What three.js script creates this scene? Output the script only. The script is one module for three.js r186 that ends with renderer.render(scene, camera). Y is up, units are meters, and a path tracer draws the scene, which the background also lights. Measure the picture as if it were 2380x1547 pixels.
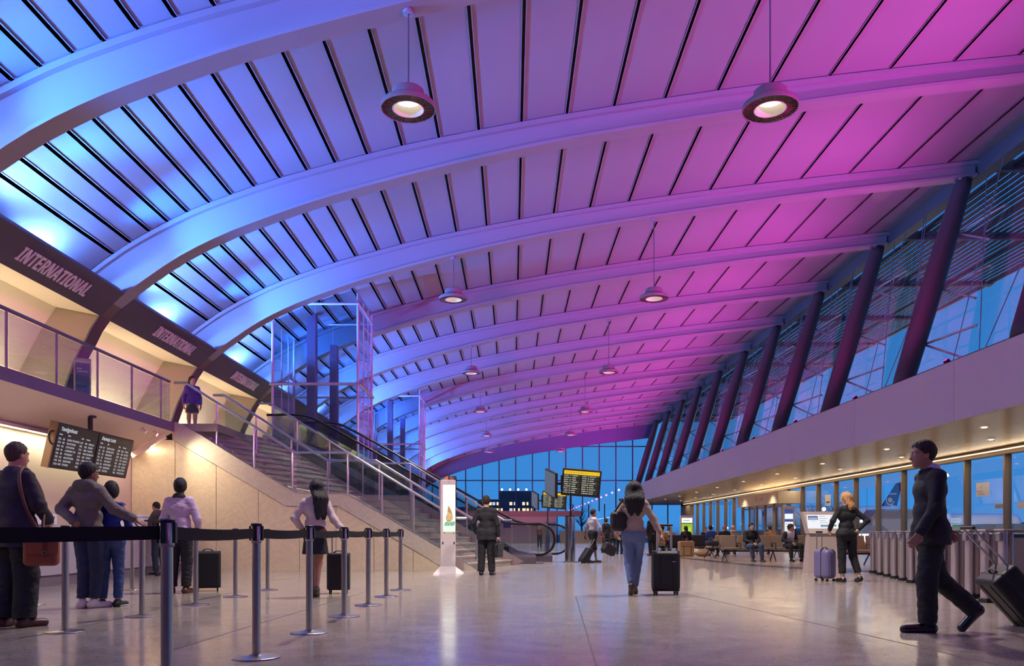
import * as THREE from 'three';
import { mergeGeometries } from 'three/addons/utils/BufferGeometryUtils.js';
import { RoundedBoxGeometry } from 'three/addons/geometries/RoundedBoxGeometry.js';
import { TextGeometry } from 'three/addons/geometries/TextGeometry.js';
import { FontLoader } from 'three/addons/loaders/FontLoader.js';
import { RectAreaLightUniformsLib } from 'three/addons/lights/RectAreaLightUniformsLib.js';
import { createNoise3D } from 'simplex-noise';

// ---------- camera, sky, exposure ----------
const F = 1850, VPX = 1190, VPY = 1240, EYE = 0.94;        // focal length and horizon in pixels of the 2380 x 1547 frame
const scene = new THREE.Scene();
const camera = new THREE.PerspectiveCamera(2 * Math.atan(1547 / 2 / F) * 180 / Math.PI, 2380 / 1547, 0.1, 2000);
camera.position.set(0, EYE, 0);
camera.lookAt(0, EYE, -10);
camera.setViewOffset(2380, 1547, 0, 1547 / 2 - VPY, 2380, 1547);
const renderer = new THREE.WebGLRenderer();
renderer.toneMapping = THREE.LinearToneMapping;
renderer.toneMappingExposure = 1.0;
renderer.shadowMap.enabled = true;
RectAreaLightUniformsLib.init();

let seedState = 12345;
const rnd = () => { seedState = (seedState * 1664525 + 1013904223) >>> 0; return seedState / 4294967296; };
const noise3 = createNoise3D(rnd);

{ // dusk sky: deep blue overhead, a little lighter towards the horizon, thin streaky cloud
  const W = 512, H = 256, d = new Uint8Array(W * H * 4);
  for (let j = 0; j < H; j++) for (let i = 0; i < W; i++) {
    const el = (j + 0.5) / H * 180 - 90, t = Math.min(1, Math.max(0, el / 55)), o = (j * W + i) * 4;
    const a = i / W * Math.PI * 2;
    const c = 0.5 + 0.5 * noise3(Math.cos(a) * 3, Math.sin(a) * 3, el * 0.16), k = el < 0 ? 0 : Math.max(0, c - 0.55) * 0.35;
    const lo = [60, 144, 224], hi = [38, 92, 178], cl = [96, 146, 206], g = [26, 38, 58];
    for (let q = 0; q < 3; q++) { let v = lo[q] + (hi[q] - lo[q]) * t; v += (cl[q] - v) * k; if (el < -0.5) v = g[q]; d[o + q] = v; }
    d[o + 3] = 255;
  }
  const sky = new THREE.DataTexture(d, W, H); sky.colorSpace = THREE.SRGBColorSpace; sky.magFilter = THREE.LinearFilter; sky.mapping = THREE.EquirectangularReflectionMapping; sky.wrapS = THREE.RepeatWrapping; sky.needsUpdate = true;
  scene.background = sky;
}

// ---------- light levels ----------
const LEVEL = { coveBlue: 1400, coveSpot: 900, magenta: 340, pendant: 230, niche: 75, wallWash: 32, soffitStrip: 23, down: 14 };

// ---------- helpers ----------
const V = (x, y, z) => new THREE.Vector3(x, y, z);
const at = (px, py, D) => V((px - VPX) * D / F, EYE + (VPY - py) * D / F, -D);     // a point D metres deep that the photograph shows at px, py
const floorAt = (px, py) => { const D = EYE * F / (py - VPY); return V((px - VPX) * D / F, 0, -D); };
const taken = new Map();
const numbered = (n) => { const k = taken.get(n) ?? 0; taken.set(n, k + 1); return k ? n + '_' + String(k).padStart(3, '0') : n; };
function clean(g) {
  g = g.index ? g.toNonIndexed() : g.clone();
  for (const k of Object.keys(g.attributes)) if (!['position', 'normal', 'uv'].includes(k)) g.deleteAttribute(k);
  if (!g.attributes.normal) g.computeVertexNormals();
  if (!g.attributes.uv) g.setAttribute('uv', new THREE.BufferAttribute(new Float32Array(g.attributes.position.count * 2), 2));
  g.morphAttributes = {}; g.clearGroups();
  return g;
}
const join = (list) => { list = [].concat(list); return list.length === 1 ? list[0] : mergeGeometries(list.map(clean)); };
function mesh(name, geo, mat, parent) {
  const m = new THREE.Mesh(join(geo), mat);
  m.name = parent ? name : numbered(name);
  (parent ?? scene).add(m);
  return m;
}
function tag(o, label, category, group) { o.userData.label = label; o.userData.category = category; if (group) o.userData.group = group; return o; }
function thing(name, label, category, pos, turn = 0, group) {
  const g = new THREE.Group(); g.name = numbered(name); scene.add(g);
  if (pos) g.position.copy(pos); g.rotation.y = turn;
  return tag(g, label, category, group);
}
function structure(name) { const g = new THREE.Group(); g.name = name; g.userData.kind = 'structure'; scene.add(g); return g; }
function copyOf(o, label, pos, turn) {
  const c = o.clone(); c.name = numbered(o.name.replace(/_\d{3}$/, '')); c.userData = { ...o.userData, label }; scene.add(c);
  if (pos) c.position.copy(pos); if (turn !== undefined) c.rotation.y = turn;
  return c;
}
const box = (w, h, d, x = 0, y = 0, z = 0) => new THREE.BoxGeometry(w, h, d).translate(x, y, z);
const span = (x0, x1, y0, y1, z0, z1) => box(Math.abs(x1 - x0), Math.abs(y1 - y0), Math.abs(z1 - z0), (x0 + x1) / 2, (y0 + y1) / 2, (z0 + z1) / 2);
const rbox = (w, h, d, x = 0, y = 0, z = 0, r = 0.02, s = 2) => new RoundedBoxGeometry(w, h, d, s, Math.min(r, w / 2.01, h / 2.01, d / 2.01)).translate(x, y, z);
const UP = V(0, 1, 0);
function rod(a, b, r, r2 = r, seg = 12) {
  const d = b.clone().sub(a), g = new THREE.CylinderGeometry(r2, r, d.length(), seg);
  return g.applyQuaternion(new THREE.Quaternion().setFromUnitVectors(UP, d.clone().normalize())).translate((a.x + b.x) / 2, (a.y + b.y) / 2, (a.z + b.z) / 2);
}
const pipe = (pts, r, seg = 10, n, smooth = false) => {
  const c = smooth ? new THREE.CatmullRomCurve3(pts, false, 'centripetal') : new THREE.CurvePath();
  if (!smooth) for (let i = 1; i < pts.length; i++) c.add(new THREE.LineCurve3(pts[i - 1], pts[i]));
  return new THREE.TubeGeometry(c, n ?? pts.length * 6, r, seg, false);
};
const polyPipe = (pts, r, seg = 10) => pts.slice(1).map((p, i) => rod(pts[i], p, r, r, seg)).concat(pts.slice(1, -1).map((p) => new THREE.SphereGeometry(r, seg, 6).translate(p.x, p.y, p.z)));
// polygon given in x, y; extruded from depth D0 to D1
function prism(pts, D0, D1, bevel = 0) {
  const s = new THREE.Shape(pts.map((p) => new THREE.Vector2(p[0], p[1])));
  const g = new THREE.ExtrudeGeometry(s, { depth: D1 - D0 - 2 * bevel, bevelEnabled: bevel > 0, bevelThickness: bevel, bevelSize: bevel, bevelOffset: -bevel, bevelSegments: 1, curveSegments: 1 });
  return g.translate(0, 0, -D1 + bevel);
}
// any closed prism from two rings of corners
function hull(low, high) {
  const n = low.length, p = [], push = (a, b, c) => p.push(a.x, a.y, a.z, b.x, b.y, b.z, c.x, c.y, c.z);
  for (let i = 0; i < n; i++) { const j = (i + 1) % n; push(low[i], low[j], high[j]); push(low[i], high[j], high[i]); }
  for (let i = 1; i < n - 1; i++) { push(high[0], high[i], high[i + 1]); push(low[0], low[i + 1], low[i]); }
  const g = new THREE.BufferGeometry(); g.setAttribute('position', new THREE.BufferAttribute(new Float32Array(p), 3)); g.computeVertexNormals();
  const uv = new Float32Array(p.length / 3 * 2); for (let i = 0; i < p.length / 3; i++) { uv[i * 2] = p[i * 3] + p[i * 3 + 2]; uv[i * 2 + 1] = p[i * 3 + 1] + p[i * 3 + 2] * 0.2; }
  g.setAttribute('uv', new THREE.BufferAttribute(uv, 2));
  return g;
}
function boxUV(g, s = 1) { // uv in metres from the face direction
  g = clean(g); const p = g.attributes.position, n = g.attributes.normal, uv = g.attributes.uv;
  for (let i = 0; i < p.count; i++) {
    const ax = Math.abs(n.getX(i)), ay = Math.abs(n.getY(i)), az = Math.abs(n.getZ(i));
    if (ay >= ax && ay >= az) uv.setXY(i, p.getX(i) * s, p.getZ(i) * s); else if (ax >= az) uv.setXY(i, p.getZ(i) * s, p.getY(i) * s); else uv.setXY(i, p.getX(i) * s, p.getY(i) * s);
  }
  return g;
}
const lathe = (pts, seg = 32) => new THREE.LatheGeometry(pts.map((p) => new THREE.Vector2(p[0], p[1])), seg);
function curve(pts) { // smooth function through points, straight beyond its ends
  const n = pts.length, m = [];
  for (let i = 0; i < n; i++) { const a = pts[Math.max(0, i - 1)], b = pts[Math.min(n - 1, i + 1)]; m.push((b[1] - a[1]) / (b[0] - a[0])); }
  return (x) => {
    if (x <= pts[0][0]) return pts[0][1] + (x - pts[0][0]) * m[0];
    if (x >= pts[n - 1][0]) return pts[n - 1][1] + (x - pts[n - 1][0]) * m[n - 1];
    let i = 0; while (x > pts[i + 1][0]) i++;
    const h = pts[i + 1][0] - pts[i][0], t = (x - pts[i][0]) / h, t2 = t * t, t3 = t2 * t;
    return pts[i][1] * (2 * t3 - 3 * t2 + 1) + m[i] * h * (t3 - 2 * t2 + t) + pts[i + 1][1] * (3 * t2 - 2 * t3) + m[i + 1] * h * (t3 - t2);
  };
}
function canvas(w, h, draw) {
  const c = document.createElement('canvas'); c.width = w; c.height = h; const x = c.getContext('2d'); draw(x, w, h);
  const t = new THREE.CanvasTexture(c); t.colorSpace = THREE.SRGBColorSpace; t.magFilter = THREE.LinearFilter; return t;
}
function noiseTex(w, h, fn, srgb = true) { // fn(u, v) -> [r, g, b] 0..255
  const d = new Uint8Array(w * h * 4);
  for (let j = 0; j < h; j++) for (let i = 0; i < w; i++) { const c = fn(i / w, j / h), o = (j * w + i) * 4; d[o] = c[0]; d[o + 1] = c[1]; d[o + 2] = c[2]; d[o + 3] = 255; }
  const t = new THREE.DataTexture(d, w, h); t.wrapS = t.wrapT = THREE.RepeatWrapping; t.magFilter = THREE.LinearFilter; if (srgb) t.colorSpace = THREE.SRGBColorSpace; t.needsUpdate = true; return t;
}
const loopNoise = (u, v, f, s) => { const a = u * Math.PI * 2, b = v * Math.PI * 2; return noise3(Math.cos(a) * f + s, Math.sin(a) * f + Math.cos(b) * f * 1.37, Math.sin(b) * f - s); };

const mats = new Map();
function mat(color, rough = 0.6, metal = 0, extra) {
  const key = color + '|' + rough + '|' + metal;
  if (!extra && mats.has(key)) return mats.get(key);
  const m = new THREE.MeshStandardMaterial({ color, roughness: rough, metalness: metal, ...extra });
  if (!extra) mats.set(key, m);
  return m;
}
const glow = (color, k = 1, map) => new THREE.MeshStandardMaterial({ color: 0x000000, roughness: 0.4, emissive: map ? 0xffffff : color, emissiveIntensity: k, emissiveMap: map ?? null });
const paneGlass = new THREE.MeshPhysicalMaterial({ color: 0xffffff, transmission: 1, thickness: 0, roughness: 0.0, ior: 1.45, metalness: 0 });
const railGlass = new THREE.MeshPhysicalMaterial({ color: 0xe9f0f2, transmission: 1, thickness: 0, roughness: 0.0, ior: 1.5, metalness: 0 });

// ---------- surface materials ----------
const terrazzo = noiseTex(1024, 1024, (u, v) => {
  const b = 150 + loopNoise(u, v, 1.1, 3) * 7 + loopNoise(u, v, 5, 7) * 5; let k = b + (rnd() - 0.5) * 34; const r = rnd();
  if (r < 0.05) k -= 56; else if (r > 0.95) k += 48;
  return [k * 1.02, k * 0.95, k * 0.9];
});
const terrazzoMat = new THREE.MeshPhysicalMaterial({ map: terrazzo, roughness: 0.2, roughnessMap: noiseTex(256, 256, (u, v) => { const k = 205 + loopNoise(u, v, 2.2, 11) * 34 + loopNoise(u, v, 7, 2) * 16; return [k, k, k]; }, false), metalness: 0, ior: 1.52 });
terrazzoMat.roughnessMap.repeat.set(0.35, 0.35);
const seatFloorMat = new THREE.MeshPhysicalMaterial({ map: terrazzo, color: 0xfff6ea, roughness: 0.24 });
const borderMat = new THREE.MeshPhysicalMaterial({ map: terrazzo, color: 0x8d8488, roughness: 0.2 });
const brushed = noiseTex(256, 256, (u, v) => { const k = 236 + loopNoise(u, v, 2, 5) * 8 + (rnd() - 0.5) * 4; return [k, k * 0.995, k * 0.985]; });
const champagne = new THREE.MeshStandardMaterial({ color: 0xe8d6b4, map: brushed, roughness: 0.4, metalness: 0.15 });
const stringerMat = new THREE.MeshStandardMaterial({ color: 0xd6cab6, map: brushed, roughness: 0.42, metalness: 0.2 });
const bronzeCeil = new THREE.MeshStandardMaterial({ color: 0xd8b47c, map: brushed, roughness: 0.26, metalness: 0.65 });
const alu = mat(0xc6c2ca, 0.5, 0.3);
const steel = mat(0xb9b2ab, 0.28, 1);
const railSteel = mat(0xc4c2c6, 0.3, 1);
const roofPaint = mat(0x727076, 0.62);
const ribPaint = mat(0x747278, 0.55);
const blackish = mat(0x17171b, 0.5);
const granite = new THREE.MeshStandardMaterial({ map: noiseTex(512, 512, (u, v) => { let k = 168 + loopNoise(u, v, 3, 9) * 14 + (rnd() - 0.5) * 40; if (rnd() < 0.06) k -= 34; return [k * 1.02, k * 0.95, k * 0.88]; }), roughness: 0.55 });
// ---------- roof geometry (metres; y up, D = depth from the camera) ----------
const BAY = 5.96, D1 = 13.2, ribD = (i) => D1 + (i - 1) * BAY;          // rib 1 is the large one at the front left
const topY = curve([[-10.6, 6.86], [-10.15, 7.26], [-9.19, 7.94], [-7.82, 8.67], [-6.77, 9.09], [-5.59, 9.49], [-4.04, 9.92], [-2.65, 10.27], [-0.8, 10.65], [1.32, 11.04], [4.96, 11.6], [7.66, 11.95], [10.64, 12.29], [12.33, 12.46], [14.65, 12.72]]);
const botY = curve([[-9.33, 6.72], [-8.11, 7.56], [-7.04, 8.11], [-5.97, 8.53], [-4.9, 8.9], [-4.04, 9.16], [-2.43, 9.59], [-0.83, 9.97], [0.78, 10.32], [2.17, 10.57], [3.78, 10.83], [5.39, 11.07], [7.35, 11.35], [9.5, 11.64], [12.33, 11.97], [14.65, 12.25]]);
const seams = [-10.3, -9.61, -9.19, -8.73, -8.29, -7.82, -7.29, -6.77, -6.21, -5.59, -4.94, -4.26, -3.49, -2.65, -1.76, -0.8, 0.23, 1.32, 2.46, 3.69, 4.96, 6.25, 7.66, 9.11, 10.64, 12.2, 13.75, 15.05];
const MEZZ = 3.78, NB = -3, NE = 12;                                     // mezzanine floor; first and last bay edges (ribs)
const DB = ribD(NB), DE = ribD(NE);                                      // -10.6 .. 78.8
const DEND = 83;
const band = (f, g, x0, x1, n) => { const a = [], b = []; for (let i = 0; i <= n; i++) { const x = x0 + (x1 - x0) * i / n; a.push([x, f(x)]); b.push([x, g(x)]); } return a.concat(b.reverse()); };
// smooth-shaded strip prism between two curves
function strip(f, g, x0, x1, n, Da, Db) {
  const P = [], N = [], U = [], tri = (a, b, c, na, nb, nc) => { for (const [p, q] of [[a, na], [b, nb], [c, nc]]) { P.push(...p); N.push(...q); U.push(p[0] + p[2] * 0.0, p[2]); } };
  const quad = (a, b, c, d, na, nb) => { tri(a, b, c, na, na, nb); tri(a, c, d, na, nb, nb); };
  const nor = (h, x, s) => { const e = 0.05, k = (h(x + e) - h(x - e)) / (2 * e), l = Math.hypot(1, k); return [-k / l * s, s / l, 0]; };
  for (let i = 0; i < n; i++) {
    const a = x0 + (x1 - x0) * i / n, b = x0 + (x1 - x0) * (i + 1) / n, z0 = -Da, z1 = -Db;
    quad([a, g(a), z1], [a, g(a), z0], [b, g(b), z0], [b, g(b), z1], nor(g, a, -1), nor(g, b, -1));
    { const na = nor(g, a, -1), nb = nor(g, b, -1); const k = P.length - 18; // rows a,a,b / a,b,b need per-vertex normals
      N.splice(k, 18, ...na, ...na, ...nb, ...na, ...nb, ...nb); }
    quad([a, f(a), z0], [a, f(a), z1], [b, f(b), z1], [b, f(b), z0], nor(f, a, 1), nor(f, b, 1));
    { const na = nor(f, a, 1), nb = nor(f, b, 1), k = P.length - 18; N.splice(k, 18, ...na, ...na, ...nb, ...na, ...nb, ...nb); }
    quad([a, g(a), z0], [a, f(a), z0], [b, f(b), z0], [b, g(b), z0], [0, 0, 1], [0, 0, 1]);
    quad([a, f(a), z1], [a, g(a), z1], [b, g(b), z1], [b, f(b), z1], [0, 0, -1], [0, 0, -1]);
  }
  for (const [x, s] of [[x0, -1], [x1, 1]]) { const a = [x, g(x), -Da], b = [x, f(x), -Da], c = [x, f(x), -Db], d = [x, g(x), -Db]; quad(...(s > 0 ? [a, d, c, b] : [a, b, c, d]), [s, 0, 0], [s, 0, 0]); }
  const o = new THREE.BufferGeometry(); o.setAttribute('position', new THREE.Float32BufferAttribute(P, 3)); o.setAttribute('normal', new THREE.Float32BufferAttribute(N, 3)); o.setAttribute('uv', new THREE.Float32BufferAttribute(U, 2));
  const idx = []; for (let i = 0; i < P.length / 3; i += 3) idx.push(i, i + 2, i + 1); o.setIndex(idx); // wind outwards
  return o;
}

// ---------- ceiling: panels with recessed dark joints under a liner ----------
{
  const ceil = structure('ceiling');
  const liner = strip((x) => topY(x) + 0.4, (x) => topY(x) + 0.15, -10.9, 15.05, 48, DB, DEND + 0.6);
  mesh('roof_liner', liner, mat(0x2a2730, 0.8), ceil);
  const gap = 0.032, geos = [];
  for (let k = 0; k < seams.length - 1; k++) {
    const a = seams[k] + gap, b = seams[k + 1] - gap, f = (x) => topY(x) + 0.1, g = (x) => topY(x) + 0.03;
    const lip = (x0, x1) => strip((x) => topY(x) + 0.05, (x) => topY(x) + 0.012, x0, x1, 1, 0.02, BAY - 0.02);
    geos.push(join([strip(f, g, a, b, 3, 0.01, BAY - 0.01), lip(a, a + 0.02), lip(b - 0.02, b)]));
  }
  const far = [];
  for (let i = NB; i < NE; i++) for (let k = 0; k < geos.length; k++) {
    if (i >= 0 && i <= 9) { const p = mesh('ceiling_panel', geos[k], roofPaint, ceil); p.position.z = -ribD(i); }
    else far.push(geos[k].clone().translate(0, 0, -ribD(i)));
  }
  far.push(strip((x) => topY(x) + 0.1, (x) => topY(x) + 0.03, seams[0], 15.05, 40, DE, DEND + 0.5));
  mesh('distant_panels', far, roofPaint, ceil).userData.kind = 'stuff';
  const edge = mesh('eave_gutter', [prism([[14.75, 12.28], [15.25, 12.34], [15.25, 12.95], [14.75, 12.9]], DB, DEND)], mat(0x4c484e, 0.6, 0.2), ceil);
}

// ---------- ribs ----------
const ordinal = ['', 'first', 'second', 'third', 'fourth', 'fifth', 'sixth', 'seventh', 'eighth', 'ninth', 'tenth', 'eleventh', 'twelfth'];
const intrados = [[-9.33, 6.72], [-9.62, 6.47], [-9.91, 6.18], [-10.1, 5.9], [-10.23, 5.63], [-10.4, 5.33], [-10.53, 5.06], [-10.72, 4.52], [-10.85, 4.1], [-10.92, MEZZ]];
const extrados = [[-10.55, 7.0], [-10.78, 6.7], [-11.0, 6.38], [-11.3, 5.95], [-11.5, 5.6], [-11.7, 5.2], [-11.9, 4.82], [-12.05, 4.4], [-12.15, 4.1], [-12.22, MEZZ]];
{
  const W = 0.46, x0 = -9.62, x1 = 14.7;
  const bot = (x) => x < -9.33 ? 6.72 + (x + 9.33) * 0.86 : botY(x);
  const parts = {
    top_flange: strip((x) => topY(x) + 0.008, (x) => topY(x) - 0.11, -10.2, x1 + 0.1, 60, 0, W + 0.04),
    web: strip((x) => topY(x) - 0.1, (x) => bot(x) + 0.05, -10.12, x1, 60, 0.12, W - 0.1),
    bottom_flange: strip((x) => bot(x) + 0.075, (x) => bot(x), x0, x1, 60, 0.0, W - 0.02),
  };
  const leg = prism([...intrados, ...extrados.slice().reverse()], 0.03, W - 0.03), legFace = [];
  for (let i = 1; i < intrados.length; i++) legFace.push(hull(
    [V(intrados[i - 1][0], intrados[i - 1][1], 0), V(intrados[i][0], intrados[i][1], 0), V(intrados[i][0] - 0.05, intrados[i][1], 0), V(intrados[i - 1][0] - 0.05, intrados[i - 1][1], 0)].map((v) => v.setZ(-W)),
    [V(intrados[i - 1][0], intrados[i - 1][1], 0), V(intrados[i][0], intrados[i][1], 0), V(intrados[i][0] - 0.05, intrados[i][1], 0), V(intrados[i - 1][0] - 0.05, intrados[i - 1][1], 0)]));
  const legMat = mat(0x9a8a78, 0.6), faceMat = mat(0x4e4752, 0.55);
  for (let i = 0; i <= NE; i++) {
    const nth = i >= 1 ? ordinal[i] + ' arched roof rib from the front' + (i === 1 ? ', sweeping across the upper left corner' : i === 12 ? ', just before the glass end wall' : '') : 'arched roof rib overhead of the camera, outside the picture';
    const r = thing('roof_rib', 'pale painted ' + nth, 'roof rib', V(0, 0, -ribD(i)), 0, 'arched roof ribs');
    for (const [n, g] of Object.entries(parts)) mesh(n, g, ribPaint, r);
    mesh('leg', leg, legMat, r); mesh('leg_flange', legFace, faceMat, r);
  }
}

// ---------- left: shell wall, sign beams, niche soffits, blue cove lights, warm niche lights ----------
const font = await new FontLoader().loadAsync('fonts/droid/droid_sans_bold.typeface.json');
{
  const w = structure('wall_left');
  const ex = extrados, shell = [];
  for (let i = 1; i < ex.length; i++) { const [a, b] = [ex[i - 1], ex[i]]; shell.push(hull([V(a[0], a[1], -DEND), V(b[0], b[1], -DEND), V(b[0] - 0.2, b[1], -DEND), V(a[0] - 0.2, a[1], -DEND)], [V(a[0], a[1], -DB), V(b[0], b[1], -DB), V(b[0] - 0.2, b[1], -DB), V(a[0] - 0.2, a[1], -DB)])); }
  mesh('vault_shell', shell, mat(0xe6d6bc, 0.7), w);
  mesh('upper_return', [span(-11.0, -10.5, 6.9, 7.6, -DB, -DEND)], mat(0x24222a, 0.9), w);
  const signMat = mat(0x453f49, 0.6), letter = mat(0xcfc6cc, 0.45, 0.3), creamSoffit = mat(0xe0cfb4, 0.7);
  const tdir = V(-9.33 + 9.91, 6.72 - 6.18, 0).normalize(), nrm = V(tdir.y, -tdir.x, 0);       // along the slope, and out of the face
  let text = new TextGeometry('INTERNATIONAL', { font, size: 0.34, depth: 0.02, curveSegments: 4 }); text.computeBoundingBox();
  const bb = text.boundingBox; text.scale(2.5 / (bb.max.x - bb.min.x), 1, 1);
  // letters run away from the camera (-z) and climb the sloping face
  const face = new THREE.Matrix4().makeBasis(V(0, 0, -1), tdir, nrm.clone()); text.applyMatrix4(face);
  for (let i = NB; i < NE; i++) {
    const Da = ribD(i) + 0.46, Db = ribD(i + 1);
    const ord = i >= 1 ? ['', 'nearest', 'second', 'third'][i] ?? ordinal[i] : '';
    const s = thing('sign_beam', i >= 1 && i <= 3 ? 'dark sloping beam lettered INTERNATIONAL, ' + ord + ' of the three lettered ones' : i > 3 ? 'dark sloping plain beam between roof rib feet, ' + ord + ' bay along the left gallery' : 'dark sloping beam behind the camera on the left, outside the picture', 'sign beam', V(0, 0, 0), 0, 'sloping beams above the gallery niches');
    mesh('beam_face', [hull([V(-9.33, 6.72, -Db), V(-9.91, 6.18, -Db), V(-10.05, 6.3, -Db), V(-9.46, 6.86, -Db)], [V(-9.33, 6.72, -Da), V(-9.91, 6.18, -Da), V(-10.05, 6.3, -Da), V(-9.46, 6.86, -Da)])], signMat, s);
    mesh('niche_soffit', [hull([V(-9.93, 6.19, -Db), V(-11.0, 6.4, -Db), V(-11.0, 6.47, -Db), V(-9.98, 6.26, -Db)], [V(-9.93, 6.19, -Da), V(-11.0, 6.4, -Da), V(-11.0, 6.47, -Da), V(-9.98, 6.26, -Da)])], creamSoffit, s);
    if (i >= 1 && i <= 3) { const o = V(-9.33, 6.72, 0).addScaledVector(tdir, -0.57).addScaledVector(nrm, 0.002); const t = mesh('lettering', text, letter, s); t.position.set(o.x, o.y, -(Da + 1.9)); t.userData.label = 'pale raised letters reading INTERNATIONAL'; }
    // blue LED trough on top of the beam
    const c = thing('cove_light', i >= 1 ? 'blue LED trough on top of the ' + ordinal[i] + ' sloping beam' : 'blue LED trough behind the camera, outside the picture', 'cove light', V(-9.88, 6.57, -(Da + Db) / 2), 0, 'blue roof cove lights');
    mesh('trough', [box(0.26, 0.03, Db - Da - 0.3, 0, 0.16, 0)], blackish, c);
    mesh('led_strip', [box(0.14, 0.015, Db - Da - 2.2, 0.02, 0.183, 0.5)], glow(0x4a7dff, 6), c);
    const l = new THREE.RectAreaLight(new THREE.Color(0.11, 0.28, 1), LEVEL.coveBlue, Db - Da - 2.2, 0.14); l.name = 'cove_blue';
    l.position.set(0.04, 0.21, 0.5); c.add(l); l.lookAt(-9.88 + 0.04 + 0.8, 6.57 + 0.21 + 0.6, -(Da + Db) / 2 + 0.5 - 0.2);
    mesh('hood', [box(0.34, 0.015, Db - Da - 0.1).rotateZ(0.42).translate(-0.02, 0.355, 0)], blackish, c);
    for (const o of [-BAY / 4, BAY / 4]) { // narrow blue throw lamps along the trough reach the middle of the roof
      const h = mesh('throw_lamp', [new THREE.CylinderGeometry(0.05, 0.06, 0.1, 16).rotateZ(-1.1).translate(0.06, 0.22, o)], blackish, c); mesh('lens', [new THREE.CylinderGeometry(0.045, 0.045, 0.008, 16).rotateZ(-1.1).translate(0.112, 0.247, o)], glow(0x3a60ff, 4), h);
      const sp = new THREE.SpotLight(new THREE.Color(0.02, 0.17, 1), LEVEL.coveSpot, 0, 0.47, 1); sp.name = 'cove_throw'; sp.position.set(0.16, 0.27, o); sp.target.position.set(6.2, 4.1, o - 1.6); c.add(sp, sp.target); sp.shadow.radius = 4;
    }
    // warm strip light behind the lower edge of the beam, washing the vault
    const n = thing('niche_light', i >= 1 ? 'warm strip light on the gallery floor under the ' + ordinal[i] + ' sloping beam' : 'warm strip light behind the camera, outside the picture', 'strip light', V(-11.55, MEZZ, -(Da + Db) / 2), 0, 'warm niche lights');
    mesh('housing', [box(0.12, 0.06, Db - Da - 0.9, 0, 0.03, 0)], mat(0xcfc4b2, 0.6), n);
    mesh('led_strip', [box(0.07, 0.012, Db - Da - 1.0, 0, 0.066, 0)], glow(0xffd9a0, 4), n);
    const l2 = new THREE.RectAreaLight(new THREE.Color(1, 0.84, 0.6), LEVEL.niche, Db - Da - 1.0, 0.1); l2.name = 'niche_warm';
    l2.position.set(0, 0.085, 0); n.add(l2); l2.lookAt(-11.55 + 0.12, MEZZ + 1.085, -(Da + Db) / 2);
  }
}

// ---------- floor ----------
{
  const f = structure('floor');
  const g = new THREE.PlaneGeometry(60, 100).rotateX(-Math.PI / 2);
  const slab = boxUV(span(-14, 18.6, -0.3, 0, 12, -DEND - 1), 0.28);
  mesh('terrazzo_slab', slab, terrazzoMat, f);
  const poly = (pts, y0, y1) => boxUV(hull(pts.map((p) => V(p.x, y0, p.z)), pts.map((p) => V(p.x, y1, p.z))), 0.5);
  // the seating area: warmer floor with a dark border strip along its edge
  const edge = [V(4.6, 0, -60), V(5.6, 0, -42), V(6.35, 0, -31), V(6.95, 0, -23.5), V(8.3, 0, -19.6), V(17.6, 0, -19.0)];
  const inner = [V(5.0, 0, -60), V(6.05, 0, -42), V(6.85, 0, -31), V(7.5, 0, -24), V(8.6, 0, -20.6), V(17.6, 0, -20.0)];
  const wall = [V(17.6, 0, -60)];
  mesh('seating_floor', [poly([...inner, ...wall].reverse(), 0, 0.003)], seatFloorMat, f);
  for (let i = 1; i < edge.length; i++) mesh('border_strip', [poly([edge[i - 1], edge[i], inner[i], inner[i - 1]].reverse(), 0, 0.004)], borderMat, f);
  const joint = mat(0x5a5052, 0.5, 0.2);
  const line = (a, b) => mesh('joint_strip', [hull([V(-0.006, 0, 0), V(0.006, 0, 0), V(0.006, 0, -1), V(-0.006, 0, -1)], [V(-0.006, 0.002, 0), V(0.006, 0.002, 0), V(0.006, 0.002, -1), V(-0.006, 0.002, -1)]).scale(1, 1, a.distanceTo(b)).rotateY(Math.atan2(-(b.x - a.x), -(b.z - a.z))).translate(a.x, 0, a.z)], joint, f);
  line(floorAt(2330, 1547), floorAt(1577, 1376)); line(floorAt(1577, 1376), floorAt(1440, 1330));
  line(floorAt(1386, 1547), floorAt(1338, 1385)); line(floorAt(0, 1494), floorAt(300, 1432)); line(floorAt(300, 1432), floorAt(560, 1372));
  line(floorAt(395, 1512), floorAt(590, 1452)); line(floorAt(590, 1452), floorAt(860, 1372));
}

// ---------- right: mezzanine deck with fascia and bronze soffit ----------
const FX = 12.0, SOF = 4.0, FTOP = 5.65, WX = 17.8;
{
  const d = structure('ceiling_low');
  mesh('deck_slab', [span(FX + 0.12, 19.2, SOF + 0.12, FTOP - 0.03, -DB, -DEND)], mat(0x8f8a94, 0.7), d);
  const p = 6.3, n = Math.ceil((DEND - DB) / p);
  const fas = rbox(0.1, FTOP - SOF, p - 0.012, 0, 0, 0, 0.012, 1), deckTop = box(0.9, 0.03, p - 0.012);
  for (let k = 0; k < n; k++) { const D = DB + p * (k + 0.5) + 0.75; mesh('fascia_panel', fas, alu, d).position.set(FX + 0.05, (SOF + FTOP) / 2, -D); mesh('ledge_panel', deckTop, alu, d).position.set(FX + 0.55, FTOP - 0.005, -D); }
  const q = 2.98, sw = 1.9, sof = boxUV(box(sw - 0.008, 0.05, q - 0.008), 0.4);
  for (let k = 0; DB + q * k < DEND; k++) for (let c = 0; c < 3; c++) { const D = DB + q * (k + 0.5); if (D < 1) { if (k % 2) continue; } mesh('soffit_panel', sof, bronzeCeil, d).position.set(FX + 0.1 + sw * (c + 0.5), SOF + 0.03, -D); }
}
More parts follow.
